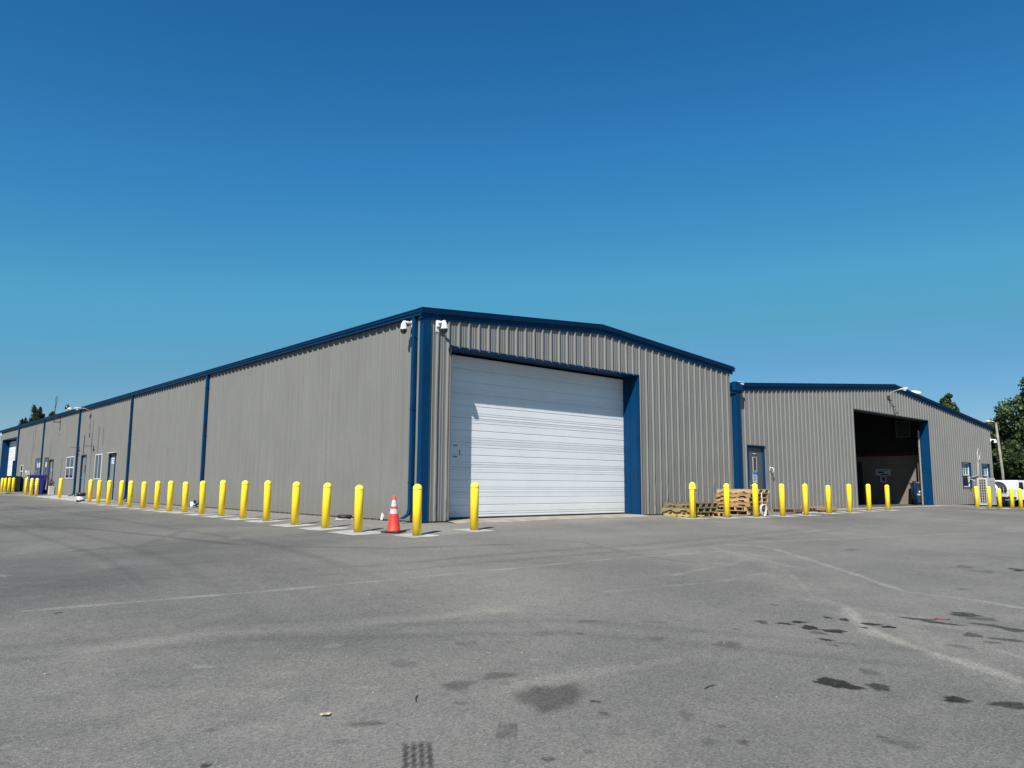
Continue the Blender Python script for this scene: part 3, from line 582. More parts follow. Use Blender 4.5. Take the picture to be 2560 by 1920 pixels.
# bay : jambs, track, header
mb = MB(); mb.box(O1, O1+.04, Y2-.04, Y2+.36, -.1, OT); mb.build('bay_jamb', jb, b2, B2)
mb = MB(); mb.box(O0-.04, O0, Y2+.03, Y2+.36, -.1, OT); mb.build('bay_jamb', jb, b2, B2)
mb = MB(); mb.box(O0-.04, O1+.04, Y2-.045, Y2+.36, OT+.002, OT+.04); mb.build('bay_header', M['dark_frame'], b2, B2)
mb = MB(); mb.box(O1-.07, O1-.005, Y2+.38, Y2+.45, .02, 3.6); mb.box(O1-.11, O1-.07, Y2+.40, Y2+.42, .02, 3.6); mb.build('door_track', M['steel'], b2, B2)
# interior
PX = 30.8
mb = MB(); mb.box(PX, PX+.2, Y2+.02, Y2+12, -.1, 2.44); mb.build('block_wall', M['block'], b2, B2)
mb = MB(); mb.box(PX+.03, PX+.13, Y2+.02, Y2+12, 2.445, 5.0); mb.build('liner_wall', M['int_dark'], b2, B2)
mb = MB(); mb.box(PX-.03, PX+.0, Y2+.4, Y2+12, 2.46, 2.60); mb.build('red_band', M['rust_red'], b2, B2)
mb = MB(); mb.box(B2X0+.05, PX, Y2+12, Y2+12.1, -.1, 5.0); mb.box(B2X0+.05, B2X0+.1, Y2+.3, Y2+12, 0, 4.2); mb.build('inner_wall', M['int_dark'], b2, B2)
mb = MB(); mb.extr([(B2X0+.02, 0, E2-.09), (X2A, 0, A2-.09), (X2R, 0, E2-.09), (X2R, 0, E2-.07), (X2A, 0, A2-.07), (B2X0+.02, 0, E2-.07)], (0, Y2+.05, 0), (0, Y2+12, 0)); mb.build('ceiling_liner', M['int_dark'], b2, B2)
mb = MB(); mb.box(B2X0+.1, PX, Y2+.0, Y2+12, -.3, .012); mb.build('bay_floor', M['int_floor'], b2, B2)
mb = MB(); mb.box(PX-.04, PX-.002, Y2+3.7, Y2+4.8, .02, 2.15); idr = mb.build('inner_door', M['dark_frame'], b2, B2)
# personnel door
mb = MB(); a, c, zt = 13.52, 14.62, 2.23
mb.box(a, a+.06, Y2-.045, Y2+.1, .0, zt); mb.box(c-.06, c, Y2-.045, Y2+.1, .0, zt); mb.box(a+.06, c-.06, Y2-.047, Y2+.1, zt-.06, zt); mb.box(a-.02, c+.02, Y2-.07, Y2-.048, zt-.005, zt+.03)
mb.build('door_frame', M['blue'], b2, B2)
mb = MB(); mb.box(a+.06, c-.06, Y2+.02, Y2+.06, .02, zt-.06); pdr = mb.build('door', M['grey_door'], b2, B2)
mb = MB()
for q in ((a+.40, a+.42, 1.36, 1.86), (a+.62, a+.65, 1.36, 1.86), (a+.42, a+.62, 1.36, 1.385), (a+.42, a+.62, 1.84, 1.86)): mb.box(q[0], q[1], Y2+.005, Y2+.02, q[2], q[3])
wv = mb.build('vision_panel', M['offwhite'], pdr, Vector((0, 0, 0))); wv.data.transform(Matrix.Translation(-B2))
mb = MB(); mb.box(a+.42, a+.62, Y2+.010, Y2+.018, 1.40, 1.82); q = mb.build('pane', M['glass'], wv, B2)
mb = MB(); mb.box(a+.37, a+.65, Y2+.012, Y2+.0185, 1.93, 2.02); q = mb.build('name_plate', M['dark_frame'], pdr, B2)
mb = MB()
for k in range(5): mb.box(a+.40+k*.045, a+.43+k*.045, Y2+.008, Y2+.0115, 1.955, 1.995)
mb.build('lettering', M['offwhite'], q, B2)
mb = MB(); mb.box(a+.37, a+.65, Y2+.012, Y2+.0185, .98, 1.33); q = mb.build('notice', M['paper'], pdr, B2)
mb = MB(); mb.box(a+.375, a+.645, Y2+.008, Y2+.0115, 1.25, 1.325); mb.build('notice_heading', M['sign_blue'], q, B2)
mb = MB()
for k in range(4): mb.box(a+.41, a+.56+.05*(k % 2), Y2+.008, Y2+.0115, 1.04+k*.05, 1.058+k*.05)
mb.build('lettering', M['ink'], q, B2)
mb = MB(); mb.box(a+.10, a+.16, Y2-.01, Y2+.02, .78, 1.05, bev=.006); mb.tube([(a+.13, Y2, .88), (a+.13, Y2-.05, .88), (a+.24, Y2-.055, .87)], .012, 8); mb.build('handle', M['steel'], pdr, B2)
for nm, X in (('a', 34.0), ('b', 37.1)):
    wd = 1.3 if X < 36 else 1.2; z0, z1 = .86, 2.17; fw = .06; mb = MB()
    for q in ((X, X+wd, z0, z0+.02), (X, X+wd, z1-.02, z1), (X, X+.02, z0+.02, z1-.02), (X+wd-.02, X+wd, z0+.02, z1-.02)): mb.box(q[0], q[1], Y2-.045, Y2+.14, q[2], q[3])
    tr_ = mb.build('window_trim', M['blue'], b2, B2)
    mb = MB(); x0, x1, c, d = X+.02, X+wd-.02, z0+.02, z1-.02; mz = (c+d)/2
    for q in ((x0, x1, c, c+fw), (x0, x1, d-fw, d), (x0, x0+fw, c+fw, d-fw), (x1-fw, x1, c+fw, d-fw), (x0+fw, x1-fw, mz-.03, mz+.03)): mb.box(q[0], q[1], Y2+.06, Y2+.12, q[2], q[3])
    for k in (1, 2): u = x0+fw+(x1-x0-2*fw)*k/3; mb.box(u-.01, u+.01, Y2+.075, Y2+.1, mz+.03, d-fw)
    u = (mz+d)/2; mb.box(x0+fw, x1-fw, Y2+.077, Y2+.098, u-.01, u+.01)
    f = mb.build('window', M['vinyl'], b2, B2)
    mb = MB(); mb.box(x0+fw, x1-fw, Y2+.10, Y2+.105, mz+.03, d-fw); mb.build('pane', M['glass_green_reflection'], f, B2)
    mb = MB(); mb.box(x0+fw, x1-fw, Y2+.10, Y2+.105, c+fw, mz-.03); mb.build('pane', M['glass'], f, B2)

# ================================================================ concrete pads and walks
BOL = [(-1.21,46.41,.94),(-1.11,45.92,.95),(-.98,45.37,.96),(-.8,45.0,.96),(-1.14,38.49,.97),(-1.21,36.55,.99),(-1.18,35.21,.99),(-1.06,30.08,1.02),(-1.21,23.41,1.0),(-1.18,22.07,.99),(-1.29,20.1,1.0),(-1.19,18.7,.98),(-1.42,16.63,.98),(-1.46,14.86,.95),(-1.49,13.29,.97),(-1.56,11.75,.98),(-1.49,10.54,.95),(-1.57,8.86,.98),(-1.59,7.3,1.0),(-1.67,5.61,.99),(-1.69,4.12,.99),(-1.91,2.14,.97),(-1.95,.64,.95),(-2.03,-.83,.92),(-1.51,-2.08,.96),(.08,-1.81,.97),(8.46,-1.22,1.01),(9.82,-1.45,.99),(11.05,-1.65,1.01),(12.6,-1.65,1.01),(13.99,-1.7,1.02),(16.08,-1.45,.97),(17.69,-1.44,1.02),(19.87,-1.19,1.02),(21.56,-1.19,1.0),(29.63,-1.86,1.0),(30.43,-2.13,1.01),(30.8,-2.44,.93),(31.78,-2.67,.95),(32.1,-2.94,.95)]
for i, (x, y, h) in enumerate(BOL):
    wx, wy = (.33, .33)
    if 8 <= i <= 23: wx, wy = (.36, .52)
    if i >= 26: wx, wy = (.5, .33)
    dx = -.05 if i < 24 else 0
    slab('concrete_pad', x-wx+dx, x+wx+dx, y-wy, y+wy, M['conc'], .006, 4, 4, .025, i)
slab('door_walk', -1.35, -.02, 24.2, 34.2, M['conc'], .03, 6, 12, .0, 3, thick=.1)
slab('workshop_apron', 15.0, 30.6, -.62, Y2-.02, M['conc2'], .012, 20, 3, .04, 8)

# ================================================================ bollards
bol0 = empty('bollard', (0, 0, 0), 'x', 'bollard')
mb = MB(); mb.lathe([(.082, -.12), (.082, .0), (.085, .0), (.085, .895), (.083, .90)], 28); mb.build('post', M['yellow'], bol0)
mb = MB(); mb.lathe([(.0865, .885), (.088, .9), (.087, .915)]+[(.087*math.cos(t), .915+.085*math.sin(t)) for t in np.linspace(.15, math.pi/2, 8)], 28); mb.build('cap', M['yellow_cap'], bol0)
ORD = ['first', 'second', 'third', 'fourth', 'fifth', 'sixth', 'seventh', 'eighth', 'ninth', 'tenth', 'eleventh', 'twelfth', 'thirteenth', 'fourteenth', 'fifteenth', 'sixteenth']
def bol_label(i):
    if i < 4: return ('yellow bollard, %s from the left edge in the far cluster before the dark green unit' % ORD[i], 'far bollards by the side roller door')
    if i < 7: return ('yellow bollard, %s of the three beside the blue wheeled bin' % ['leftmost', 'middle', 'rightmost'][i-4], 'bollards by the blue bin')
    if i == 7: return ('lone yellow bollard between the blue wheeled bin and the black and white bucket', None)
    if i < 24: return ('yellow bollard, %s from the orange cone in the row along the long side wall' % ORD[23-i], 'bollards along the long side wall')
    if i == 24: return ('nearest yellow bollard at the building corner, just right of the orange cone', None)
    if i == 25: return ('yellow bollard on its own square pad before the white roller door', None)
    if i == 26: return ('yellow bollard with a collared cap and a hanging chain, by the greyish pallet stack', 'bollards before the workshop wall')
    if i < 35: return ('plain yellow bollard, %s to the right of the bollard with the chain' % ORD[i-27], 'bollards before the workshop wall')
    if i < 37: return ('yellow bollard, %s of two in front of the beige heat pump' % ['left', 'right'][i-35], 'bollards at the workshop corner')
    return ('yellow bollard, %s of three in front of the white tank truck' % ['leftmost', 'middle', 'rightmost'][i-37], 'bollards at the workshop corner')
for i, (x, y, h) in enumerate(BOL):
    o = bol0 if i == 0 else copy_tree(bol0)
    o.location = (x, y, g(x, y)); o.scale = (1, 1, h)
    o.rotation_euler = (random.gauss(0, .011), random.gauss(0, .011), random.uniform(0, 6))
    lb, gr = bol_label(i); o['label'] = lb
    if gr: o['group'] = gr
    elif 'group' in o: del o['group']
    if i == 26: chb = o
# collar and chain of the odd bollard
chb.rotation_euler = (0, 0, 0)
mb = MB(); mb.lathe([(.089, .80), (.098, .80), (.098, .815), (.094, .82), (.094, .90), (.089, .905)], 28); mb.build('collar', M['yellow_cap'], chb)
mb = MB(); mb.tube([(.045, -.088, .80), (.052, -.097, .79), (.045, -.104, .78), (.036, -.1, .79)], .008, 6)
for k in range(26):
    z = .77-k*.026; mb.lathe([(.006, -.014), (.009, 0), (.006, .014)], 6, (-.035+.004*math.sin(k), -.09, z))
mb.box(.015, .05, -.1, -.086, .745, .785); mb.build('chain', M['rust_red'], chb)

# ================================================================ traffic cone
cx_, cy_ = -1.54, -1.33
tc_ = empty('traffic_cone', (cx_, cy_, g(cx_, cy_)), 'orange traffic cone with two white bands on a black base by the building corner', 'traffic cone', rz=.55)
mb = MB(); mb.box(-.185, .185, -.185, .185, 0, .035, bev=.012); mb.build('base', M['black'], tc_)
def cr(z): return .132-(z-.035)*(.132-.028)/.68
mb = MB(); mb.lathe([(cr(.035)+.012, .03), (cr(.05), .05), (cr(.2), .2), (cr(.38), .38), (cr(.6), .6), (cr(.7), .7), (.02, .712)], 28)
o = mb.build('cone', M['orange'], tc_)
for a, c in ((.36, .455), (.50, .625)):
    mb = MB(); mb.lathe([(cr(a)+.002, a), (cr(c)+.002, c)], 28); mb.f = [f for f in mb.f if len(f) == 4]; mb.sm = [True]*len(mb.f); mb.build('reflective_band', M['reflect'], tc_)

# ================================================================ security cameras
def sec_camera(loc, out, label, tw=0.0):
    e = empty('security_camera', loc, label, 'security camera', 'white dome security cameras', rz=out); e.scale = (.88, .85, .9)   # local -y is outward
    mb = MB(); mb.box(-.055, .055, -.05, -.034, -.15, .15, bev=.006); mb.box(-.05, .05, -.12, -.05, -.03, .14, bev=.015); mb.build('wall_plate', M['white'], e)
    mb = MB(); mb.tube([(0, -.1, .07), (0, -.22, .07), (0, -.36, .075)], .035, 10); mb.tube([(0, -.34, .085), (0, -.355, .02)], .05, 12); mb.build('arm', M['white'], e)
    mb = MB(); mb.lathe([(.045, .05), (.06, .04), (.072, .0), (.082, -.07), (.1, -.105), (.1, -.12), (.09, -.125)], 20, (0, -.36, 0)); mb.build('housing', M['white'], e)
    mb = MB(); mb.lathe([(.088, -.12), (.088, -.155), (.078, -.19), (.055, -.22), (.03, -.235), (.001, -.24)], 18, (0, -.36, 0)); mb.build('dome', M['dome'], e)
    return e
sec_camera((0, .37, 4.47), -math.pi/2, 'white dome camera left of the corner downspout, under the side wall gutter')
sec_camera((.35, 0, 4.47), 0, 'white dome camera right of the blue corner trim, above the roller door')
sec_camera((X2R-.25, Y2, 3.47), .6, 'white dome camera at the right corner of the lower hall')
sec_camera((0, L1-.2, 4.45), -math.pi/2-.3, 'white dome camera at the far left end of the long side wall')

# ================================================================ lamps on arms
def arm_lamp(name, base, pts, hd, label):
    e = empty(name, base, label, 'lamp', 'arm lamps under the eaves'); b = Vector(base)
    mb = MB(); mb.tube([Vector(p)-b for p in pts], .022, 8); mb.build('arm', M['steel'], e)
    a, c = Vector(hd[0])-b, Vector(hd[1])-b; d = (c-a)
    mb = MB(); mb.tube([a, a+d*.2, a+d*.6, c-d*.1, c], [.03, .045, .06, .055, .02], 12); mb.v = [(v[0], v[1], v[2]) for v in mb.v]; mb.build('lamp_head', M['offwhite'], e)
    mb = MB(); mid = a+d*.62; mb.lathe([(.001, -.10), (.05, -.09), (.065, -.05)], 14, tuple(mid)); mb.build('lens', M['white'], e)
    mb = MB(); mb.box(-.05, .05, -.05, .05, -.07, .07, bev=.01); mb.build('mount_box', M['dark_steel'], e)
    return e
la = arm_lamp('arm_lamp', (-.06, 29.5, 4.22), [(-.06, 29.5, 4.22), (-.09, 29.5, 4.40), (-.18, 29.5, 4.54), (-.34, 29.5, 4.6), (-.5, 29.5, 4.6)], ((-.45, 29.5, 4.6), (-.85, 29.5, 4.57)), 'curved arm lamp high on the long side wall above the doors')
lb_ = arm_lamp('arm_lamp', (25.3, Y2-.06, 4.85), [(25.3, Y2-.06, 4.85), (25.3, Y2-.1, 4.98), (25.34, Y2-.2, 5.08), (25.38, Y2-.45, 5.15), (25.4, Y2-.6, 5.17)], ((25.39, Y2-.5, 5.165), (25.43, Y2-.86, 5.19)), 'curved arm lamp at the peak of the lower hall above the open bay')
mb = MB(); mb.tube([(0, 0, 0), (.25, -.0, -.3), (.45, .0, -.42), (.62, 0, -.78)], .012, 6); mb.build('cable_or_shade', M['dark_steel'], lb_)
mb = MB(); mb.tube([(0, 0, 0), (.02, 0, -.5), (.02, .02, -.8)], .009, 6); mb.box(-.0, .03, -.05, .05, -1.1, -.85); mb.build('cable_or_shade', M['dark_steel'], la)  # dark strip and block standing in for the lamp's shadow on the wall

# antenna mast, sign brackets, roof caps
e = empty('antenna_mast', (0, 36.5, 4.4), 'thin antenna mast on a wall bracket rising above the long gutter', 'antenna')
mb = MB(); mb.tube([(-.38, 0, -.15), (-.38, 0, 1.35)], .022, 8); mb.tube([(-.36, 0, .7), (-.30, 0, 1.3), (-.32, .03, 1.4), (-.38, 0, 1.42)], .012, 6); mb.build('mast', M['dark_steel'], e)
mb = MB(); mb.tube([(-.03, 0, .15), (-.4, 0, .15)], .014, 6); mb.tube([(-.03, 0, -.1), (-.4, 0, -.1)], .014, 6); mb.tube([(-.03, 0, -.1), (-.2, 0, -.03), (-.4, 0, -.1)], .012, 6); mb.tube([(-.03, 0, .18), (-.03, 0, -.13)], .014, 6); mb.build('bracket', M['dark_steel'], e)
mb = MB(); mb.box(-.06, -.034, -.03, .05, -.55, -.4); mb.box(-.06, -.034, -.05, .02, -.85, -.8); mb.build('cable_clip', M['dark_steel'], e)
for y, z, t in ((31.35, 2.68, 'empty sign bracket over the blue framed door, left of the downspout'), (28.48, 2.66, 'empty sign bracket between the door and the tall white window')):
    mb = MB(); mb.tube([(-.04, y, z), (-.42, y, z-.01)], .013, 6); mb.tube([(-.06, y, z), (-.06, y, z-.2)], .013, 6); mb.box(-.07, -.04, y-.03, y+.03, z-.24, z-.12); mb.box(-.43, -.41, y-.02, y+.02, z-.06, z+.01)
    o = mb.build('sign_bracket', M['dark_steel'], None, (0, y, z)); o.location = (0, y, z); tag(o, t, 'bracket', 'empty sign brackets')
e = empty('flue_cap', (1.0, 40.3, 4.9), 'short black flue with a cap on the roof of the long warehouse', 'flue')
e.scale = (.75, .75, .8)
mb = MB(); mb.lathe([(.13, -.05), (.13, .55), (.16, .55), (.16, .6)], 14); mb.build('pipe', M['steel'], e)
mb = MB(); mb.lathe([(.17, .62), (.2, .64), (.2, .85), (.1, .9), (.1, 1.0), (.001, 1.0)], 14); mb.build('cap', M['black_plastic'], e)
mb = MB(); mb.lathe([(.05, -.3), (.05, .12), (.12, .13), (.12, .2), (.001, .26)], 14); o = mb.build('vent_cap', M['white'], None); o.location = (.25, 35.9, 4.86+.05); tag(o, 'small white vent cap at the gutter beside the antenna mast', 'vent')
e = empty('roof_ventilator', (30.4, .98, 5.06), 'white round roof ventilator on the lower hall right of its peak', 'ventilator')
mb = MB(); mb.lathe([(.28, -.3), (.28, .22), (.38, .24), (.38, .29)], 24); mb.build('base', M['white'], e)
mb = MB(); mb.lathe([(.26, .29), (.26, .36), (.44, .38), (.47, .43), (.44, .52), (.3, .58), (.001, .6)], 24); mb.build('cap', M['white'], e)

# ================================================================ things along the long wall
def wheeled_bin(loc, rz, label, m, s=1.0, logo=True, mark='recycle'):
    e = empty('wheeled_bin', loc, label, 'bin', rz=rz); mb = MB()
    def ring(w, d, z): return [(-w, -d, z), (w, -d, z), (w, d, z), (-w, d, z)]
    lv = [ring(.25*s, .27*s, .02), ring(.27*s, .29*s, .12*s), ring(.345*s, .37*s, .95*s), ring(.37*s, .40*s, .955*s), ring(.37*s, .40*s, 1.0*s)]
    for a, c in zip(lv, lv[1:]):
        for k in range(4): mb.quad(a[k], a[(k+1) % 4], c[(k+1) % 4], c[k])
    mb.poly(lv[0][::-1]); mb.poly(lv[-1])
    mb.box(-.1*s, .1*s, -.345*s, -.30*s, .1*s, .6*s); mb.build('body', m, e)
    mb = MB(); mb.box(-.385*s, .385*s, -.42*s, .43*s, 1.002*s, 1.045*s, bev=.012); mb.box(-.3*s, .3*s, -.33*s, .34*s, 1.045*s, 1.075*s, bev=.012); mb.build('lid', m, e)
    for q in (-1, 1):
        mb = MB(); mb.lathe([(.05, -.03), (.13*s, -.03), (.14*s, -.02), (.14*s, .02), (.13*s, .03), (.05, .03)], 18, (q*.30*s, .36*s, .14*s), axis='x'); mb.build('wheel', M['black'], e)
    mb = MB(); mb.tube([(-.3*s, .43*s, 1.0*s), (-.3*s, .5*s, .98*s), (.3*s, .5*s, .98*s), (.3*s, .43*s, 1.0*s)], .018, 8); mb.build('handle', m, e)
    mb = MB(); yb = -.385*s
    if mark == 'recycle':
        for k in range(3):
            a0 = math.pi/2+k*2*math.pi/3
            P = [(.085*math.cos(a0+t), .085*math.sin(a0+t)) for t in (-.55, -.1, .35, .75)]
            for (px, pz), (qx, qz) in zip(P, P[1:]): mb.poly([(px*.8, yb+.012, .72+pz*.8), (px*1.15, yb+.008, .72+pz*1.15), (qx*1.15, yb+.008, .72+qz*1.15), (qx*.8, yb+.012, .72+qz*.8)])
        mb.box(-.12, .12, yb+.008, yb+.014, .575, .6)
    else:
        mb.lathe([(.001, yb+.035), (.05, yb+.035), (.05, yb+.045)], 16, (0, 0, .62), axis='y'); mb.box(-.19, .19, yb+.035, yb+.045, .50, .525); mb.box(-.1, .1, yb+.037, yb+.047, .46, .475)
    mb.build('logo', M['white'], e)
    return e
wheeled_bin((-.66, 37.9, g(-.66, 37.9)), -.35, 'blue wheeled recycling bin with a white emblem against the long wall', M['bin_blue'], 1.08)
wheeled_bin((30.28, .86, .015), -1.15, 'black wheeled bin with a white emblem inside the open bay', M['black_plastic'], 1.02, mark='dot')
# green cooling unit
e = empty('cooling_unit', (-.62, 46.9, g(-.62, 46.9)), 'dark green ribbed cooling unit at the far end of the long wall', 'cooling unit', rz=-.2)
mb = MB(); mb.box(-.5, .5, -.5, .5, 0, 1.0)
for k in range(17): u = -.48+k*.06; mb.box(u, u+.028, -.53, -.5, .06, .95); mb.box(-.53, -.5, u, u+.028, .06, .95)
mb.build('casing', M['green'], e)
mb = MB(); mb.box(-.54, .54, -.54, .54, 1.002, 1.04, bev=.01); mb.lathe([(.3, 1.04), (.3, 1.06), (.02, 1.06)], 20); mb.build('top_grille', M['green'], e)
# bucket
e = empty('bucket', (-1.33, 24.45, g(-1.33, 24.45)), 'white bucket with black lid and black bottom rim at the end of the bollard row', 'bucket')
mb = MB(); mb.lathe([(.155, .03), (.16, .04), (.175, .28)], 22); mb.build('body', M['paper'], e)
mb = MB(); mb.lathe([(.165, 0), (.17, .0), (.172, .085), (.16, .09)], 22); mb.build('bottom_rim', M['black_plastic'], e)
mb = MB(); mb.lathe([(.178, .26), (.19, .26), (.19, .39), (.18, .40), (.15, .395), (.001, .395)], 22); mb.build('lid', M['black_plastic'], e)
# utility box and pipes by the third door
e = empty('pipe_riser', (-.2, 36.7, g(-.2, 36.7)), 'grey utility stub with dark fittings by the wall, right of the far door', 'utility box')
mb = MB(); mb.box(-.14, .14, -.2, .1, 0, .5, bev=.02); mb.build('box', M['offwhite'], e)
mb = MB(); mb.tube([(.05, .35, -.05), (.05, .35, .5), (.05, .2, .62)], .05, 8); mb.lathe([(.03, .6), (.08, .64), (.08, .7), (.03, .74)], 10, (.05, .2, 0)); mb.lathe([(.03, .8), (.07, .83), (.03, .88)], 10, (.06, .3, 0)); mb.build('fitting', M['dark_steel'], e)
e = empty('meter_post', (-.15, 44.3, g(-.15, 44.3)), 'grey meter on a pipe against the wall behind the blue bin', 'meter')
mb = MB(); mb.tube([(0, 0, 0), (0, 0, 1.15)], .04, 8); mb.build('pipe', M['steel'], e)
mb = MB(); mb.box(-.12, .1, -.18, .18, 1.1, 1.38, bev=.02); mb.lathe([(.12, -.02), (.1, .06), (.001, .07)], 14, (-.14, 0, 1.3), axis='x'); mb.build('meter', M['offwhite'], e)
mb = MB(); mb.box(-.16, .16, -.5, .5, 0, .02); o = mb.build('rubber_mat', M['black']); o.location = (-1.3, 43.1, g(-1.3, 43.1)+.01); o.rotation_euler = (0, 0, -.2); tag(o, 'flat black mat lying before the far bollards', 'mat')
mb = MB(); mb.box(-.2, .2, -.4, .4, 0, .03, bev=.008); o = mb.build('rubber_mat', M['black']); o.location = (-.35, 27.2, g(-.35, 27.2)+.034); tag(o, 'dark mat on the walk beneath the tall white window', 'mat')
mb = MB(); mb.lathe([(.07, 0), (.09, .02), (.09, .42), (.05, .5), (.03, .52)], 14); o = mb.build('gas_bottle', M['rust_red']); o.location = (-.75, 39.3, g(-.75, 39.3)); tag(o, 'small rusty red gas bottle left of the blue bin', 'gas bottle')
# white valve on the wall foot
e = empty('pipe_valve', (-.1, 13.75, g(-.1, 13.75)), 'small white pipe valve at the wall foot beside a bollard', 'valve')
mb = MB(); mb.box(-.1, .04, -.13, .1, .02, .2, bev=.02); mb.tube([(-.04, 0, .1), (-.12, -.1, .02)], .035, 8); mb.build('body', M['white'], e)
mb = MB(); mb.lathe([(.05, -.02), (.05, .02)], 12, (-.02, -.14, .2), axis='y'); mb.tube([(-.02, -.12, .2), (0, 0, .14)], .015, 6); mb.build('hand_wheel', M['black'], e)
# tyre-like coil near the wall
e = empty('trolley_wheel', (-.42, 2.55, g(-.42, 2.55)), 'black wheel lying on a white plate beside the wall foot', 'wheel')
mb = MB(); mb.box(-.17, .15, -.15, .15, 0, .04, bev=.008); mb.build('plate', M['offwhite'], e)
mb = MB(); mb.lathe([(.07, .05), (.15, .045), (.175, .07), (.175, .10), (.15, .125), (.07, .12)], 24); mb.build('tyre', M['black'], e)
mb = MB(); mb.lathe([(.001, .055), (.07, .055), (.07, .11), (.05, .12), (.001, .12)], 18); mb.build('hub', M['dark_steel'], e)

# ================================================================ pallets
def pallet_mesh(face_m, notch=True, bl=1.2, bw=1.0, seed=0, ns=3):
    """returns list of (name, mesh builder) : long stringers run along x, boards along y"""
    r = random.Random(seed); out = []
    mb = MB()
    for y in np.linspace(-bw/2+.02, bw/2-.02, ns):
        y0, y1 = y-.019, y+.019; z0, z1 = .018, .11
        if notch:
            xs = [(-bl/2, -bl/2+.16, z0), (-bl/2+.16, -bl/2+.38, z0+.04), (-bl/2+.38, bl/2-.38, z0), (bl/2-.38, bl/2-.16, z0+.04), (bl/2-.16, bl/2, z0)]
        else: xs = [(-bl/2, bl/2, z0)]
        for a, c, z in xs: mb.box(a, c, y0, y1, z, z1)
        out.append(('stringer', mb)); mb = MB()
    mb = MB(); n = 7; w = .095
    for k in range(n):
        x = -bl/2+w/2+(bl-w)*k/(n-1); j = r.uniform(-.012, .012); mb.box(x-w/2, x+w/2, -bw/2+j, bw/2+j, .112, .129)
    out.append(('top_deck', mb))
    mb = MB()
    for k in range(5):
        x = -bl/2+w/2+(bl-w)*k/4; j = r.uniform(-.012, .012); mb.box(x-w/2, x+w/2, -bw/2+j, bw/2+j, 0, .016)
    out.append(('bottom_deck', mb))
    return out
PAL_CACHE = {}
def pallet(x, y, z, rz, mk, label, group, notch=True, tilt=(0, 0), bl=1.2, bw=1.0, ns=3):
    e = empty('pallet', (x, y, z), label, 'pallet', group, rz=rz); e.rotation_euler = (tilt[0], tilt[1], rz)
    key = (mk, notch, bl, bw, ns)
    if key not in PAL_CACHE:
        PAL_CACHE[key] = []
        for nm, mb in pallet_mesh(M[mk], notch, bl, bw, len(PAL_CACHE), ns):
            PAL_CACHE[key].append((nm, mb.build(nm, M[mk], e)))
    else:
        for nm, o in PAL_CACHE[key]: c = o.copy(); col.objects.link(c); c.parent = e
    return e
gA = 'pallets stacked left of the downspout'; gB = 'pallets stacked before the grey door'; gC = 'pallets lying flat by the workshop wall'
zA = g(8.9, -.9)
pallet(9.20, -.62, zA+.004, 1.62, 'wood_yellow', 'bottom pallet with yellow edge of the low greyish stack', gA, notch=False, bl=.98, bw=1.34, ns=4)
pallet(9.14, -.63, zA+.138, 1.60, 'wood_olive', 'middle pallet of the low greyish stack, stencilled edge', gA, notch=True, bl=1.02, bw=1.34, ns=5)
pallet(9.23, -.62, zA+.27, 1.64, 'wood_grey', 'topmost pallet of the low greyish stack beside the chained bollard', gA, notch=True, bl=1.0, bw=1.34, ns=5)
zB = g(11.8, -.8)
lv = [('wood_pale', 11.85, -.72, 0.03, 1.3, 'bottom pallet of the tall tan stack before the grey door'), ('wood_pale', 11.75, -.74, -.04, 1.25, 'second pallet from the ground in the tall tan stack'),
      ('wood_tan', 11.68, -.74, 1.62, 1.22, 'orange tan pallet, third from the ground in the tall stack'), ('wood_pale', 11.83, -.70, 1.54, 1.20, 'fourth pallet from the ground in the tall tan stack'),
      ('wood_tan', 11.80, -.72, 1.60, 1.20, 'second pallet from the top of the tall tan stack'), ('wood_pale', 11.90, -.71, 1.56, 1.22, 'topmost pale pallet of the tall stack before the grey door')]
for k, (mk, x, y, rz, bl, lab) in enumerate(lv): pallet(x, y, zB+.004+k*.1325, rz, mk, lab, gB, bl=bl, bw=1.08, ns=4)
pallet(9.98, -1.12, g(9.98, -1.12)+.004, .45, 'wood_tan', 'short brown pallet on the ground between the two stacks', gB, notch=False, bl=.6, bw=.4)
pallet(15.0, -.62, g(15, -.62)+.004, .1, 'wood_grey', 'dark weathered pallet flat on the ground, right of the tall stack', gC, notch=False, bw=.8)
pallet(17.1, -.58, g(17.1, -.58)+.02, -.12, 'wood_tan', 'tan pallet flat on the ground farther along the workshop wall', gC, notch=False, bw=.7)
mb = MB(); mb.box(-.5, .5, -.2, .2, 0, .06, bev=.01); o = mb.build('rubber_block', M['black']); o.location = (15.95, -.75, g(15.95, -.75)+.005); tag(o, 'flat black slab on the ground between the two flat pallets', 'slab')
mb = MB(); mb.box(-.4, .4, -.09, .09, 0, .03); o = mb.build('plank', M['white']); o.location = (15.4, -1.12, g(15.4, -1.12)+.008); o.rotation_euler = (0, 0, .05); tag(o, 'white plank on the ground by the dark weathered pallet', 'plank')
mb = MB(); mb.box(-.3, .3, -.06, .06, 0, .05); o = mb.build('plank', M['wood_pale']); o.location = (18.2, -.62, g(18.2, -.62)+.008); tag(o, 'pale timber offcut on the ground right of the tan pallet', 'plank')
# crumpled yellow strap by the stack
mb = MB(); r = random.Random(3); P = []
for k in range(26): t = k/25; P.append((t*.9-.3+.05*r.uniform(-1, 1), .08*math.sin(t*11)+.02*r.uniform(-1, 1), .02+.03*abs(math.sin(t*17))))
mb.tube(P, .02, 6); o = mb.build('strap', M['wood_yellow']); o.location = (8.35, -1.0, g(8.35, -1)+.01); o.rotation_euler = (0, 0, -.4); tag(o, 'crumpled yellowish strap on the ground at the low stack', 'strap')
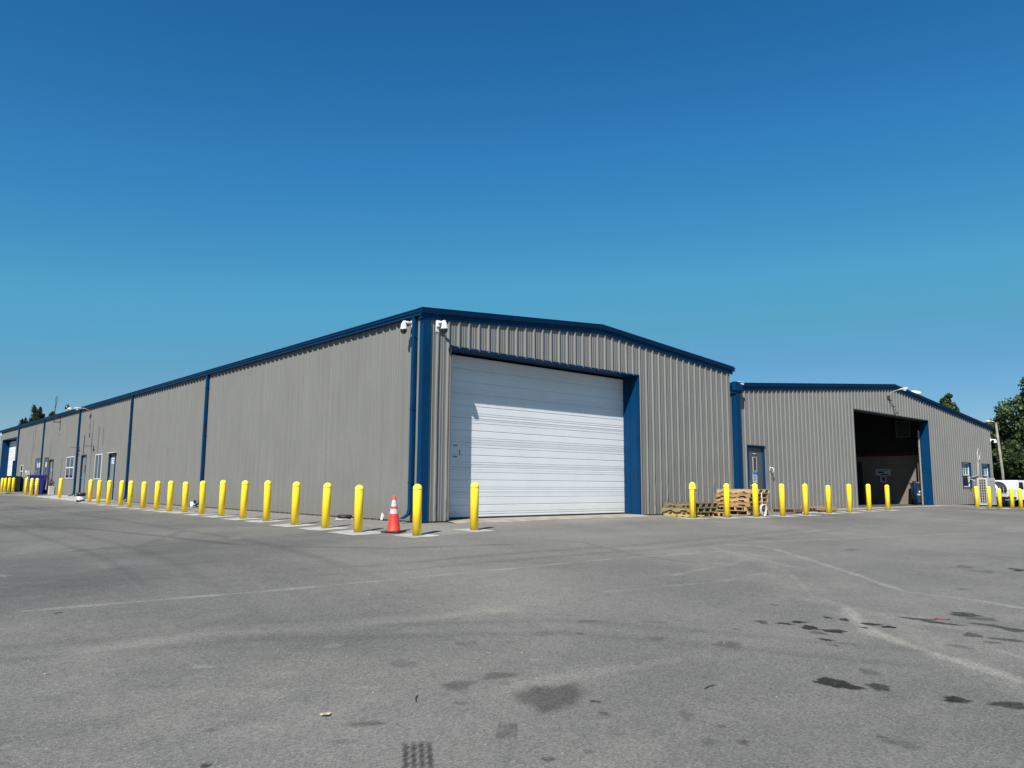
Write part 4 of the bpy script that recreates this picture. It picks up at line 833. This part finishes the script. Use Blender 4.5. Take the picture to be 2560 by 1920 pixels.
# coil of white rope
mb = MB(); P = []
for k in range(90):
    t = k/89*2*math.pi*4.3; R_ = .12+.012*math.sin(k*.9); P.append((R_*math.cos(t)*.8, -.02+.03*math.sin(k*.37), .20+1.45*R_*math.sin(t)+.01*math.sin(k)))
P.append((-.02, 0, .5)); P.append((-.03, .02, .72))
mb.tube(P, .013, 6); o = mb.build('rope_coil', M['rope']); o.location = (11.68, -1.52, g(11.68, -1.52)); o.rotation_euler = (0, 0, -.4); tag(o, 'coil of white rope leaning on the tall pallet stack', 'rope')
# hose hook on the wall
e = empty('hose_hook', (14.95, Y2, 1.45), 'white hose hook on the wall right of the grey door', 'hook')
mb = MB(); mb.box(-.03, .03, -.05, -.034, -.06, .06); mb.tube([(0, -.045, .03), (0, -.14, .05), (.02, -.17, 0), (.02, -.15, -.09), (.02, -.1, -.11)], .02, 8); mb.tube([(-.1, -.1, .06), (.02, -.12, .05)], .018, 8); mb.build('hook', M['white'], e)
# heat pump
HX0, HX1, HY0, HY1, HZ0, HZ1 = 34.5, 35.75, -.88, -.42, -.02, 1.36
e = empty('heat_pump', (HX0, HY1, g(HX0, HY1)), 'tall beige heat pump with gridded side standing before the small windows', 'heat pump'); off = e.location.copy()
mb = MB(); mb.box(HX0, HX1, HY0, HY1, HZ0, HZ1, bev=.012)
for k in range(12): z = .1+k*.1; mb.box(HX0+.08, HX1-.05, HY0-.012, HY0, z, z+.022)
mb.build('casing', M['offwhite'], e, off)
mb = MB(); mb.box(HX0-.004, HX0, HY0+.07, HY1-.1, .08, 1.30); q = mb.build('coil', M['dark_frame'], e, off)
mb = MB()
for k in range(10): z = .07+k*.135; mb.box(HX0-.018, HX0-.005, HY0+.06, HY1-.09, z, z+.02)
for k in range(4): y = HY0+.06+k*.1; mb.box(HX0-.018, HX0-.005, y, y+.02, .091, 1.285)
mb.build('grille', M['offwhite'], e, off)
mb = MB(); mb.box(HX0+.05, HX0+.15, HY0+.03, HY1-.03, HZ0-.16, HZ0); mb.box(HX1-.15, HX1-.05, HY0+.03, HY1-.03, HZ0-.16, HZ0); mb.build('foot', M['dark_steel'], e, off)
mb = MB(); mb.tube([(HX0+.1, HY1+.1, 1.2), (HX0+.1, Y2-.06, 1.35), (36.2, Y2-.06, 1.5), (36.4, Y2-.06, 2.4), (36.35, Y2-.06, 2.7), (36.5, Y2-.06, 2.95), (36.8, Y2-.06, 2.7), (36.6, Y2-.06, 2.4), (36.45, Y2-.06, 2.35)], .02, 8); mb.build('refrigerant_line', M['offwhite'], e, off)
# things inside the bay
mb = MB(); mb.lathe([(.085, 0), (.085, 1.12), (.08, 1.14), (.001, 1.15)], 20); o = mb.build('pipe_post', M['blue']); o.location = (29.35, .71, .012); tag(o, 'blue steel post just inside the open bay beside the black bin', 'post')
e = empty('wall_sign', (PX, 2.75, 1.6), 'white wall sign on the block wall inside the open bay', 'sign')
mb = MB(); mb.box(-.02, -.004, -.36, .36, -.16, .18); mb.build('board', M['paper'], e)
mb = MB(); mb.box(-.024, -.0205, -.3, .3, .10, .13); mb.box(-.024, -.0205, -.28, .1, -.12, -.06); mb.box(-.024, -.0205, -.05, .25, -.03, .06); mb.build('lettering', M['ink'], e)
e = empty('control_box', (PX, 2.75, 1.26), 'small pale control box below the sign inside the open bay', 'box')
mb = MB(); mb.box(-.08, -.002, -.14, .14, -.17, .15, bev=.01); mb.build('box', M['offwhite'], e)
mb = MB(); mb.box(-.086, -.0805, -.11, .02, -.1, .1); mb.build('screen', M['dark_frame'], e)
e = empty('unit_heater', (PX-.3, 1.45, 3.75), 'louvred unit heater hanging high inside the open bay', 'heater')
mb = MB(); mb.box(-.2, .28, -.35, .35, -.42, .45, bev=.01); mb.build('casing', M['dark_steel'], e)
mb = MB()
for q in ((-.35, .35, -.42, -.37), (-.35, .35, .4, .45), (-.35, -.31, -.37, .4), (.31, .35, -.37, .4)): mb.box(-.215, -.202, *q)
mb.build('frame', M['found'], e)
mb = MB()
for k in range(9): z = -.36+k*.085; mb.box(-.225, -.201, -.305, .305, z, z+.03)
mb.build('louvre', M['dark_frame'], e)
mb = MB(); mb.tube([(0, -.3, .45), (0, -.3, 1.1)], .012, 6); mb.tube([(0, .3, .45), (0, .3, 1.1)], .012, 6); mb.build('hanger', M['dark_steel'], e)

# ================================================================ truck behind the hall
tk = empty('tank_truck', (56.3, 5.3, g(56.3, 5.3)), 'white pumper truck with tank and black hoses behind the right corner of the hall', 'truck', rz=-.337)
mb = MB(); mb.box(0, 1.29, -.95, .95, .62, .74, bev=.02); mb.box(-.12, 0, -.9, .9, .42, .58, bev=.02); mb.box(.3, 4.2, -.45, -.3, .42, .62); mb.box(.3, 4.2, .3, .45, .42, .62); mb.build('chassis', M['black_plastic'], tk)
mb = MB(); mb.lathe([(.001, .0), (.3, .04), (.47, .12), (.5, .2), (.5, 1.0), (.47, 1.1), (.001, 1.18)], 28, (0, .2, 1.28), axis='x'); mb.build('tank', M['white'], tk)
mb = MB(); mb.lathe([(.40, -.02), (.46, -.02), (.46, .06), (.40, .06)], 24, (0, .2, 1.28), axis='x'); mb.build('tank_rim', M['dark_steel'], tk)
mb = MB()
for k in range(5):
    R_ = .56+.02*(k % 2); x = .25+k*.2
    mb.tube([(x+.02*t, .2-R_*math.cos(t), 1.28+R_*math.sin(t)) for t in np.linspace(-.35, 2.6, 14)], .05, 8)
mb.build('hose', M['black'], tk)
def prism(mb, pts, y0, y1):
    n = len(pts); i = len(mb.v); mb.v += [(p[0], y0, p[1]) for p in pts]+[(p[0], y1, p[1]) for p in pts]
    for j in range(n): mb.f.append((i+j, i+(j+1) % n, i+n+(j+1) % n, i+n+j)); mb.sm.append(False)
    mb.f.append(tuple(range(i, i+n))[::-1]); mb.f.append(tuple(range(i+n, i+2*n))); mb.sm += [False]*2
CS = -1.15
mb = MB(); prism(mb, [(2.45, .55), (2.4, 1.3), (2.5, 1.85), (2.75, 2.0), (3.7, 2.0), (3.95, 1.92), (4.5, 1.32), (5.45, 1.2), (5.6, .95), (5.6, .5)], -.95, .95); mb.v = [(v[0]+CS, v[1], v[2]) for v in mb.v]; mb.build('cab', M['white'], tk)
for a, c in (((2.75, 1.35), (2.85, 1.85)), ((3.35, 1.35), (3.4, 1.85))):
    mb = MB(); P = [(a[0], 1.32), (a[0]+.05, 1.85), (a[0]+.48, 1.85), (a[0]+.55, 1.32)] if a[0] < 3 else [(3.38, 1.32), (3.38, 1.85), (3.8, 1.85), (4.2, 1.32)]
    prism(mb, [(p[0]+CS, p[1]) for p in P], -.957, -.951); mb.build('side_window', M['glass'], tk)
mb = MB(); prism(mb, [(4.0, 1.88), (4.5, 1.36), (4.52, 1.36), (4.02, 1.9)], -.8, .8); mb.v = [(v[0]+CS, v[1], v[2]) for v in mb.v]; mb.build('windscreen', M['glass'], tk)
for x in (.75, 3.75):
    for s in (-1, 1):
        mb = MB(); mb.lathe([(.2, -.12), (.36, -.12), (.4, -.08), (.4, .08), (.36, .12), (.2, .12)], 24, (x, s*.84, .4), axis='y'); wl_ = mb.build('wheel', M['black'], tk)
        mb = MB(); mb.lathe([(.001, -.1), (.2, -.11), (.2, .11), (.001, .1)], 20, (x, s*.845, .4), axis='y'); mb.build('rim', M['steel'], wl_)
for s in (-1, 1):
    mb = MB(); mb.box(-.14, -.12, s*.8-.08, s*.8+.08, .6, .72); mb.build('tail_light', M['red'], tk)
mb = MB(); mb.box(-.02, 1.25, -.97, -.955, .5, .56); mb.build('stripe', M['teal'], tk)
mb = MB(); mb.box(-.2, .15, -.95, -.35, .745, .98, bev=.03); mb.build('tool_box', M['offwhite'], tk)
# utility pole
e = empty('utility_pole', (60, 5.55, g(60, 5.55)), 'weathered leaning timber utility pole before the big tree', 'utility pole')
h0 = -g(60, 5.55)
mb = MB(); mb.tube([(0, 0, -.4), (.02, .02, 2.7), (.12, .25, 6.05+h0)], [.11, .1, .08], 12); mb.build('pole', M['pole_wood'], e)
mb = MB(); mb.tube([(.1, .2, 5.9+h0), (-.05, .35, 6.15+h0), (-.15, .62, 6.2+h0)], .03, 6); mb.build('arm', M['steel'], e)
mb = MB(); mb.tube([(-.12, .5, 6.2+h0), (-.16, .75, 6.2+h0), (-.18, .98, 6.15+h0)], [.05, .1, .05], 10); mb.build('lamp_head', M['offwhite'], e)

# ================================================================ trees
def tree(name, x, y, z0, h, rad, n, label, lm, seed, ls=.26, clumps=34, zlow=.2, group='trees behind the buildings', squash=1.0, spiky=False, trunk_r=.22):
    r = np.random.default_rng(seed); e = empty(name, (x, y, z0), label, 'tree', group)
    mb = MB(); P = [(0, 0, -.3)]; q = Vector((0, 0, 0))
    for k in range(1, 7): q = Vector((q.x+r.uniform(-.18, .18), q.y+r.uniform(-.18, .18), h*.88*k/6)); P.append(tuple(q))
    mb.tube(P, [trunk_r*(1-.85*k/6) for k in range(7)], 9); mb.build('trunk', M['bark'], e)
    C_ = []; bm_ = MB()
    for k in range(clumps):
        t = zlow+(1-zlow)*((k+.5)/clumps)**.85; zc = h*t
        prof = (math.sin(math.pi*min(1, (t-zlow*.6)/(1.02-zlow*.6))**.75)**.7 if not spiky else (1.03-t)**.75*1.5)
        th = k*2.399+r.uniform(-.4, .4); rr = rad*prof*r.uniform(.35, 1.0)
        c = np.array([rr*math.cos(th), rr*math.sin(th), zc+r.uniform(-.3, .3)])
        cr_ = rad*r.uniform(.2, .42)*(0.75 if spiky else 1); C_.append((c, cr_))
        tp = Vector(P[min(6, max(1, int(t*5.2)))])
        bm_.tube([tp, tuple(tp.lerp(Vector(c), .5)+Vector((0, 0, .15))), tuple(c)], [trunk_r*.3, trunk_r*.16, .015], 5)
    bm_.build('limbs', M['bark'], e)
    per = n//clumps; V = []; cnt = 0
    for c, cr_ in C_:
        m = int(per*(cr_/(rad*.31))**2)+20
        d = r.normal(size=(m, 3)); d /= np.linalg.norm(d, axis=1)[:, None]
        d *= (cr_*(r.uniform(.3, 1.12, m)**.6))[:, None]
        if spiky: d[:, 2] *= 1.25
        else: d[:, 2] *= .75*squash
        p = c+d
        a = r.normal(size=(m, 3)); a /= np.linalg.norm(a, axis=1)[:, None]; b_ = np.cross(a, r.normal(size=(m, 3))); b_ /= np.linalg.norm(b_, axis=1)[:, None]
        s = ls*r.uniform(.6, 1.35, m)[:, None]; l2 = s*(1.7 if spiky else .75)
        V.append(np.stack([p-a*s*.5-b_*l2*.1, p-b_*l2*.5, p+a*s*.5+b_*l2*.1, p+b_*l2*.5], 1))
    V = np.concatenate(V).reshape(-1, 3); F = np.arange(len(V)).reshape(-1, 4)
    me = bpy.data.meshes.new('crown'); me.from_pydata(V.tolist(), [], F.tolist()); me.materials.append(lm); o = bpy.data.objects.new('crown', me); col.objects.link(o); o.parent = e
    return e
tree('broadleaf_tree', 66.8, 2.6, g(66, 2.6), 12.0, 4.6, 42000, 'tallest dense green tree at the right edge behind the truck', M['leaf'], 1, ls=.30, clumps=60, zlow=.12)
tree('broadleaf_tree', 66.0, 7.6, g(66, 7.6), 7.0, 1.9, 14000, 'narrow green tree close behind the utility pole', M['leaf'], 2, ls=.26, clumps=34, zlow=.1)
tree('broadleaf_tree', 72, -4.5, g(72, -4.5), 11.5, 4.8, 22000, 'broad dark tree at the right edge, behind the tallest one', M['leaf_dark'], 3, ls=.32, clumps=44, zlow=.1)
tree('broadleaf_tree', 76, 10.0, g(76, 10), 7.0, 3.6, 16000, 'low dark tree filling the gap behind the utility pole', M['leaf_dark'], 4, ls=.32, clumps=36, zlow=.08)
tree('broadleaf_tree', 62.0, 9.9, g(62, 9), 9.4, 1.0, 5000, 'tree top with a drooping tuft showing above the lower hall roof', M['leaf'], 5, ls=.24, clumps=22, zlow=.45)
def finger_tree(x, y, h, rad, nf, n, label, seed):
    """evergreen whose branches end in upright pointed sprays"""
    r = np.random.default_rng(seed); e = empty('evergreen_tree', (x, y, 0), label, 'tree', 'evergreens behind the long roof')
    MB().tube([(0, 0, -.3), (.05, 0, h*.45), (0, .05, h*.72)], [.28, .18, .04], 9).build('trunk', M['bark'], e)
    lb = MB(); V = []
    for k in range(nf):
        t = (k+.5)/nf; zb = h*(.18+.62*t); th = k*2.399+r.uniform(-.5, .5); rr = rad*(1.05-.75*t)*r.uniform(.3, 1)
        base = np.array([rr*.25*math.cos(th), rr*.25*math.sin(th), zb]); L = r.uniform(.9, 1.7)*(1.1 if t > .7 else 1)
        tip = np.array([rr*math.cos(th), rr*math.sin(th), min(h, zb+L*r.uniform(.5, 1.0))])
        lb.tube([(0, 0, zb-.2), tuple(base), tuple(tip)], [.07, .05, .015], 5)
        m = n//nf; u = r.uniform(0, 1, m)**.8; p = base+(tip-base)*u[:, None]; w_ = (.55*(1-u)**.7+.05)
        d = r.normal(size=(m, 3)); d /= np.linalg.norm(d, axis=1)[:, None]; p = p+d*(w_*r.uniform(0, 1, m)**.5)[:, None]
        ax = (tip-base)/np.linalg.norm(tip-base); a = ax+.55*r.normal(size=(m, 3)); a /= np.linalg.norm(a, axis=1)[:, None]
        b_ = np.cross(a, r.normal(size=(m, 3))); b_ /= np.linalg.norm(b_, axis=1)[:, None]; s_ = .26*r.uniform(.6, 1.3, m)[:, None]
        V.append(np.stack([p-a*s_*.5, p-b_*s_*.2, p+a*s_*.7, p+b_*s_*.2], 1))
    lb.build('limbs', M['bark'], e); V = np.concatenate(V).reshape(-1, 3); F = np.arange(len(V)).reshape(-1, 4)
    me = bpy.data.meshes.new('crown'); me.from_pydata(V.tolist(), [], F.tolist()); me.materials.append(M['leaf_dark']); o = bpy.data.objects.new('crown', me); col.objects.link(o); o.parent = e
finger_tree(5.0, 73.3, 8.5, 2.0, 60, 20000, 'spiky dark evergreen, the tallest rising behind the long warehouse roof', 6)
finger_tree(6.2, 72.5, 8.7, 1.1, 34, 9000, 'narrow dark evergreen beside the antenna, behind the long roof', 8)
finger_tree(4.0, 74.0, 7.4, 1.3, 30, 8000, 'lowest dark evergreen at the left of the trio behind the long roof', 9)
tree('broadleaf_tree', -1.4, 68, 0, 4.6, 1.9, 12000, 'dark green tree past the far left end of the warehouse', M['leaf_dark'], 10, ls=.3, clumps=34, zlow=.05)
def hedge(name, x0, x1, y0, y1, h, n, label, seed):
    r = np.random.default_rng(seed); m = n; x = r.uniform(x0, x1, m); y = r.uniform(y0, y1, m)
    top = h*(.65+.2*np.sin(x*.9+y*.35)+.15*np.sin(y*1.3+x*.2)); z = gz(x, y)+top*r.uniform(0, 1, m)**.6
    p = np.stack([x, y, z], 1); a = r.normal(size=(m, 3)); a /= np.linalg.norm(a, axis=1)[:, None]; b_ = np.cross(a, r.normal(size=(m, 3))); b_ /= np.linalg.norm(b_, axis=1)[:, None]
    s = .34*r.uniform(.6, 1.3, m)[:, None]; V = np.stack([p-a*s*.5, p-b_*s*.35, p+a*s*.5, p+b_*s*.35], 1).reshape(-1, 3)
    me = bpy.data.meshes.new(name); me.from_pydata(V.tolist(), [], np.arange(len(V)).reshape(-1, 4).tolist()); me.materials.append(M['leaf_dark']); o = bpy.data.objects.new(name, me); col.objects.link(o)
    tag(o, label, 'undergrowth', None, 'stuff')
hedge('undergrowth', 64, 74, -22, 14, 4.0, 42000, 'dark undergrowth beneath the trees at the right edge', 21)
slab('grass_verge', 62, 140, -80, 60, M['grass'], .02, 20, 20, .0, 5)

# ================================================================ litter on the asphalt
peb = None; r = random.Random(12)
for k in range(28):
    if k < 22: x = r.uniform(-8.8, -1.5); y = r.uniform(-11.5, -6.5)
    else: x = r.uniform(-7, 6); y = r.uniform(-6.5, -2.5)
    s = r.uniform(.005, .010)*(1.5 if k > 25 else 1)
    if peb is None:
        import bmesh
        bm = bmesh.new(); bmesh.ops.create_icosphere(bm, subdivisions=2, radius=1)
        for v in bm.verts: v.co *= 1+.18*math.sin(v.co.x*5+v.co.y*3)+.1*math.sin(v.co.z*7); v.co.z *= .6
        me = bpy.data.meshes.new('pebble'); bm.to_mesh(me); bm.free(); me.materials.append(M['stone'])
        peb = bpy.data.objects.new('pebble', me); o = peb
    else: o = peb.copy()
    col.objects.link(o); o.location = (x, y, g(x, y)+s*.35); o.scale = (s, s*r.uniform(.7, 1), s); o.rotation_euler = (0, 0, r.uniform(0, 6))
    tag(o, 'small pale pebble lying loose on the open asphalt', 'pebble', 'pebbles on the asphalt')
mb = MB(); c = []
for k in range(14): t = k/14*2*math.pi; R_ = .045*(1+.25*math.sin(3*t)+.15*math.sin(5*t+1)); c.append((R_*math.cos(t)*1.1, R_*math.sin(t)*.7, .006+.012*abs(math.sin(t*2))))
for k in range(14): mb.poly([(0, 0, .018), c[k], c[(k+1) % 14]])
o = mb.build('dry_leaf', M['leaf_dry']); o.location = (-7.52, -9.88, g(-7.52, -9.88)+.004); o.scale = (.62, .62, .8); tag(o, 'crumpled pale dry leaf on the asphalt in the foreground', 'leaf')
for x, y, a, L, t in ((-6.94, -9.96, .9, .07, 'thin dark twig right of the dry leaf'), (-5.29, -10.99, .1, .07, 'thin dark twig below the large brown stain, right of centre'), (-8.07, -5.64, .5, .05, 'tiny twig on the left of the asphalt')):
    mb = MB(); mb.tube([(-L, 0, .006), (0, .006, .009), (L, -.004, .006)], [.003, .004, .002], 6); o = mb.build('twig', M['twig']); o.location = (x, y, g(x, y)+.001); o.rotation_euler = (0, 0, a); tag(o, t, 'twig', 'twigs on the asphalt')
mb = MB(); mb.tube([(-.06, .012, .008), (-.02, .0, .01), (.02, .003, .008), (.065, -.012, .008)], .005, 6); mb.box(-.07, -.045, -.0, .018, .003, .01); o = mb.build('red_strap', M['red']); o.location = (-1.48, -11.11, g(-1.48, -11.11)+.002); o.rotation_euler = (0, 0, -1.0); tag(o, 'short red strap lying by the dark wet stains', 'strap')
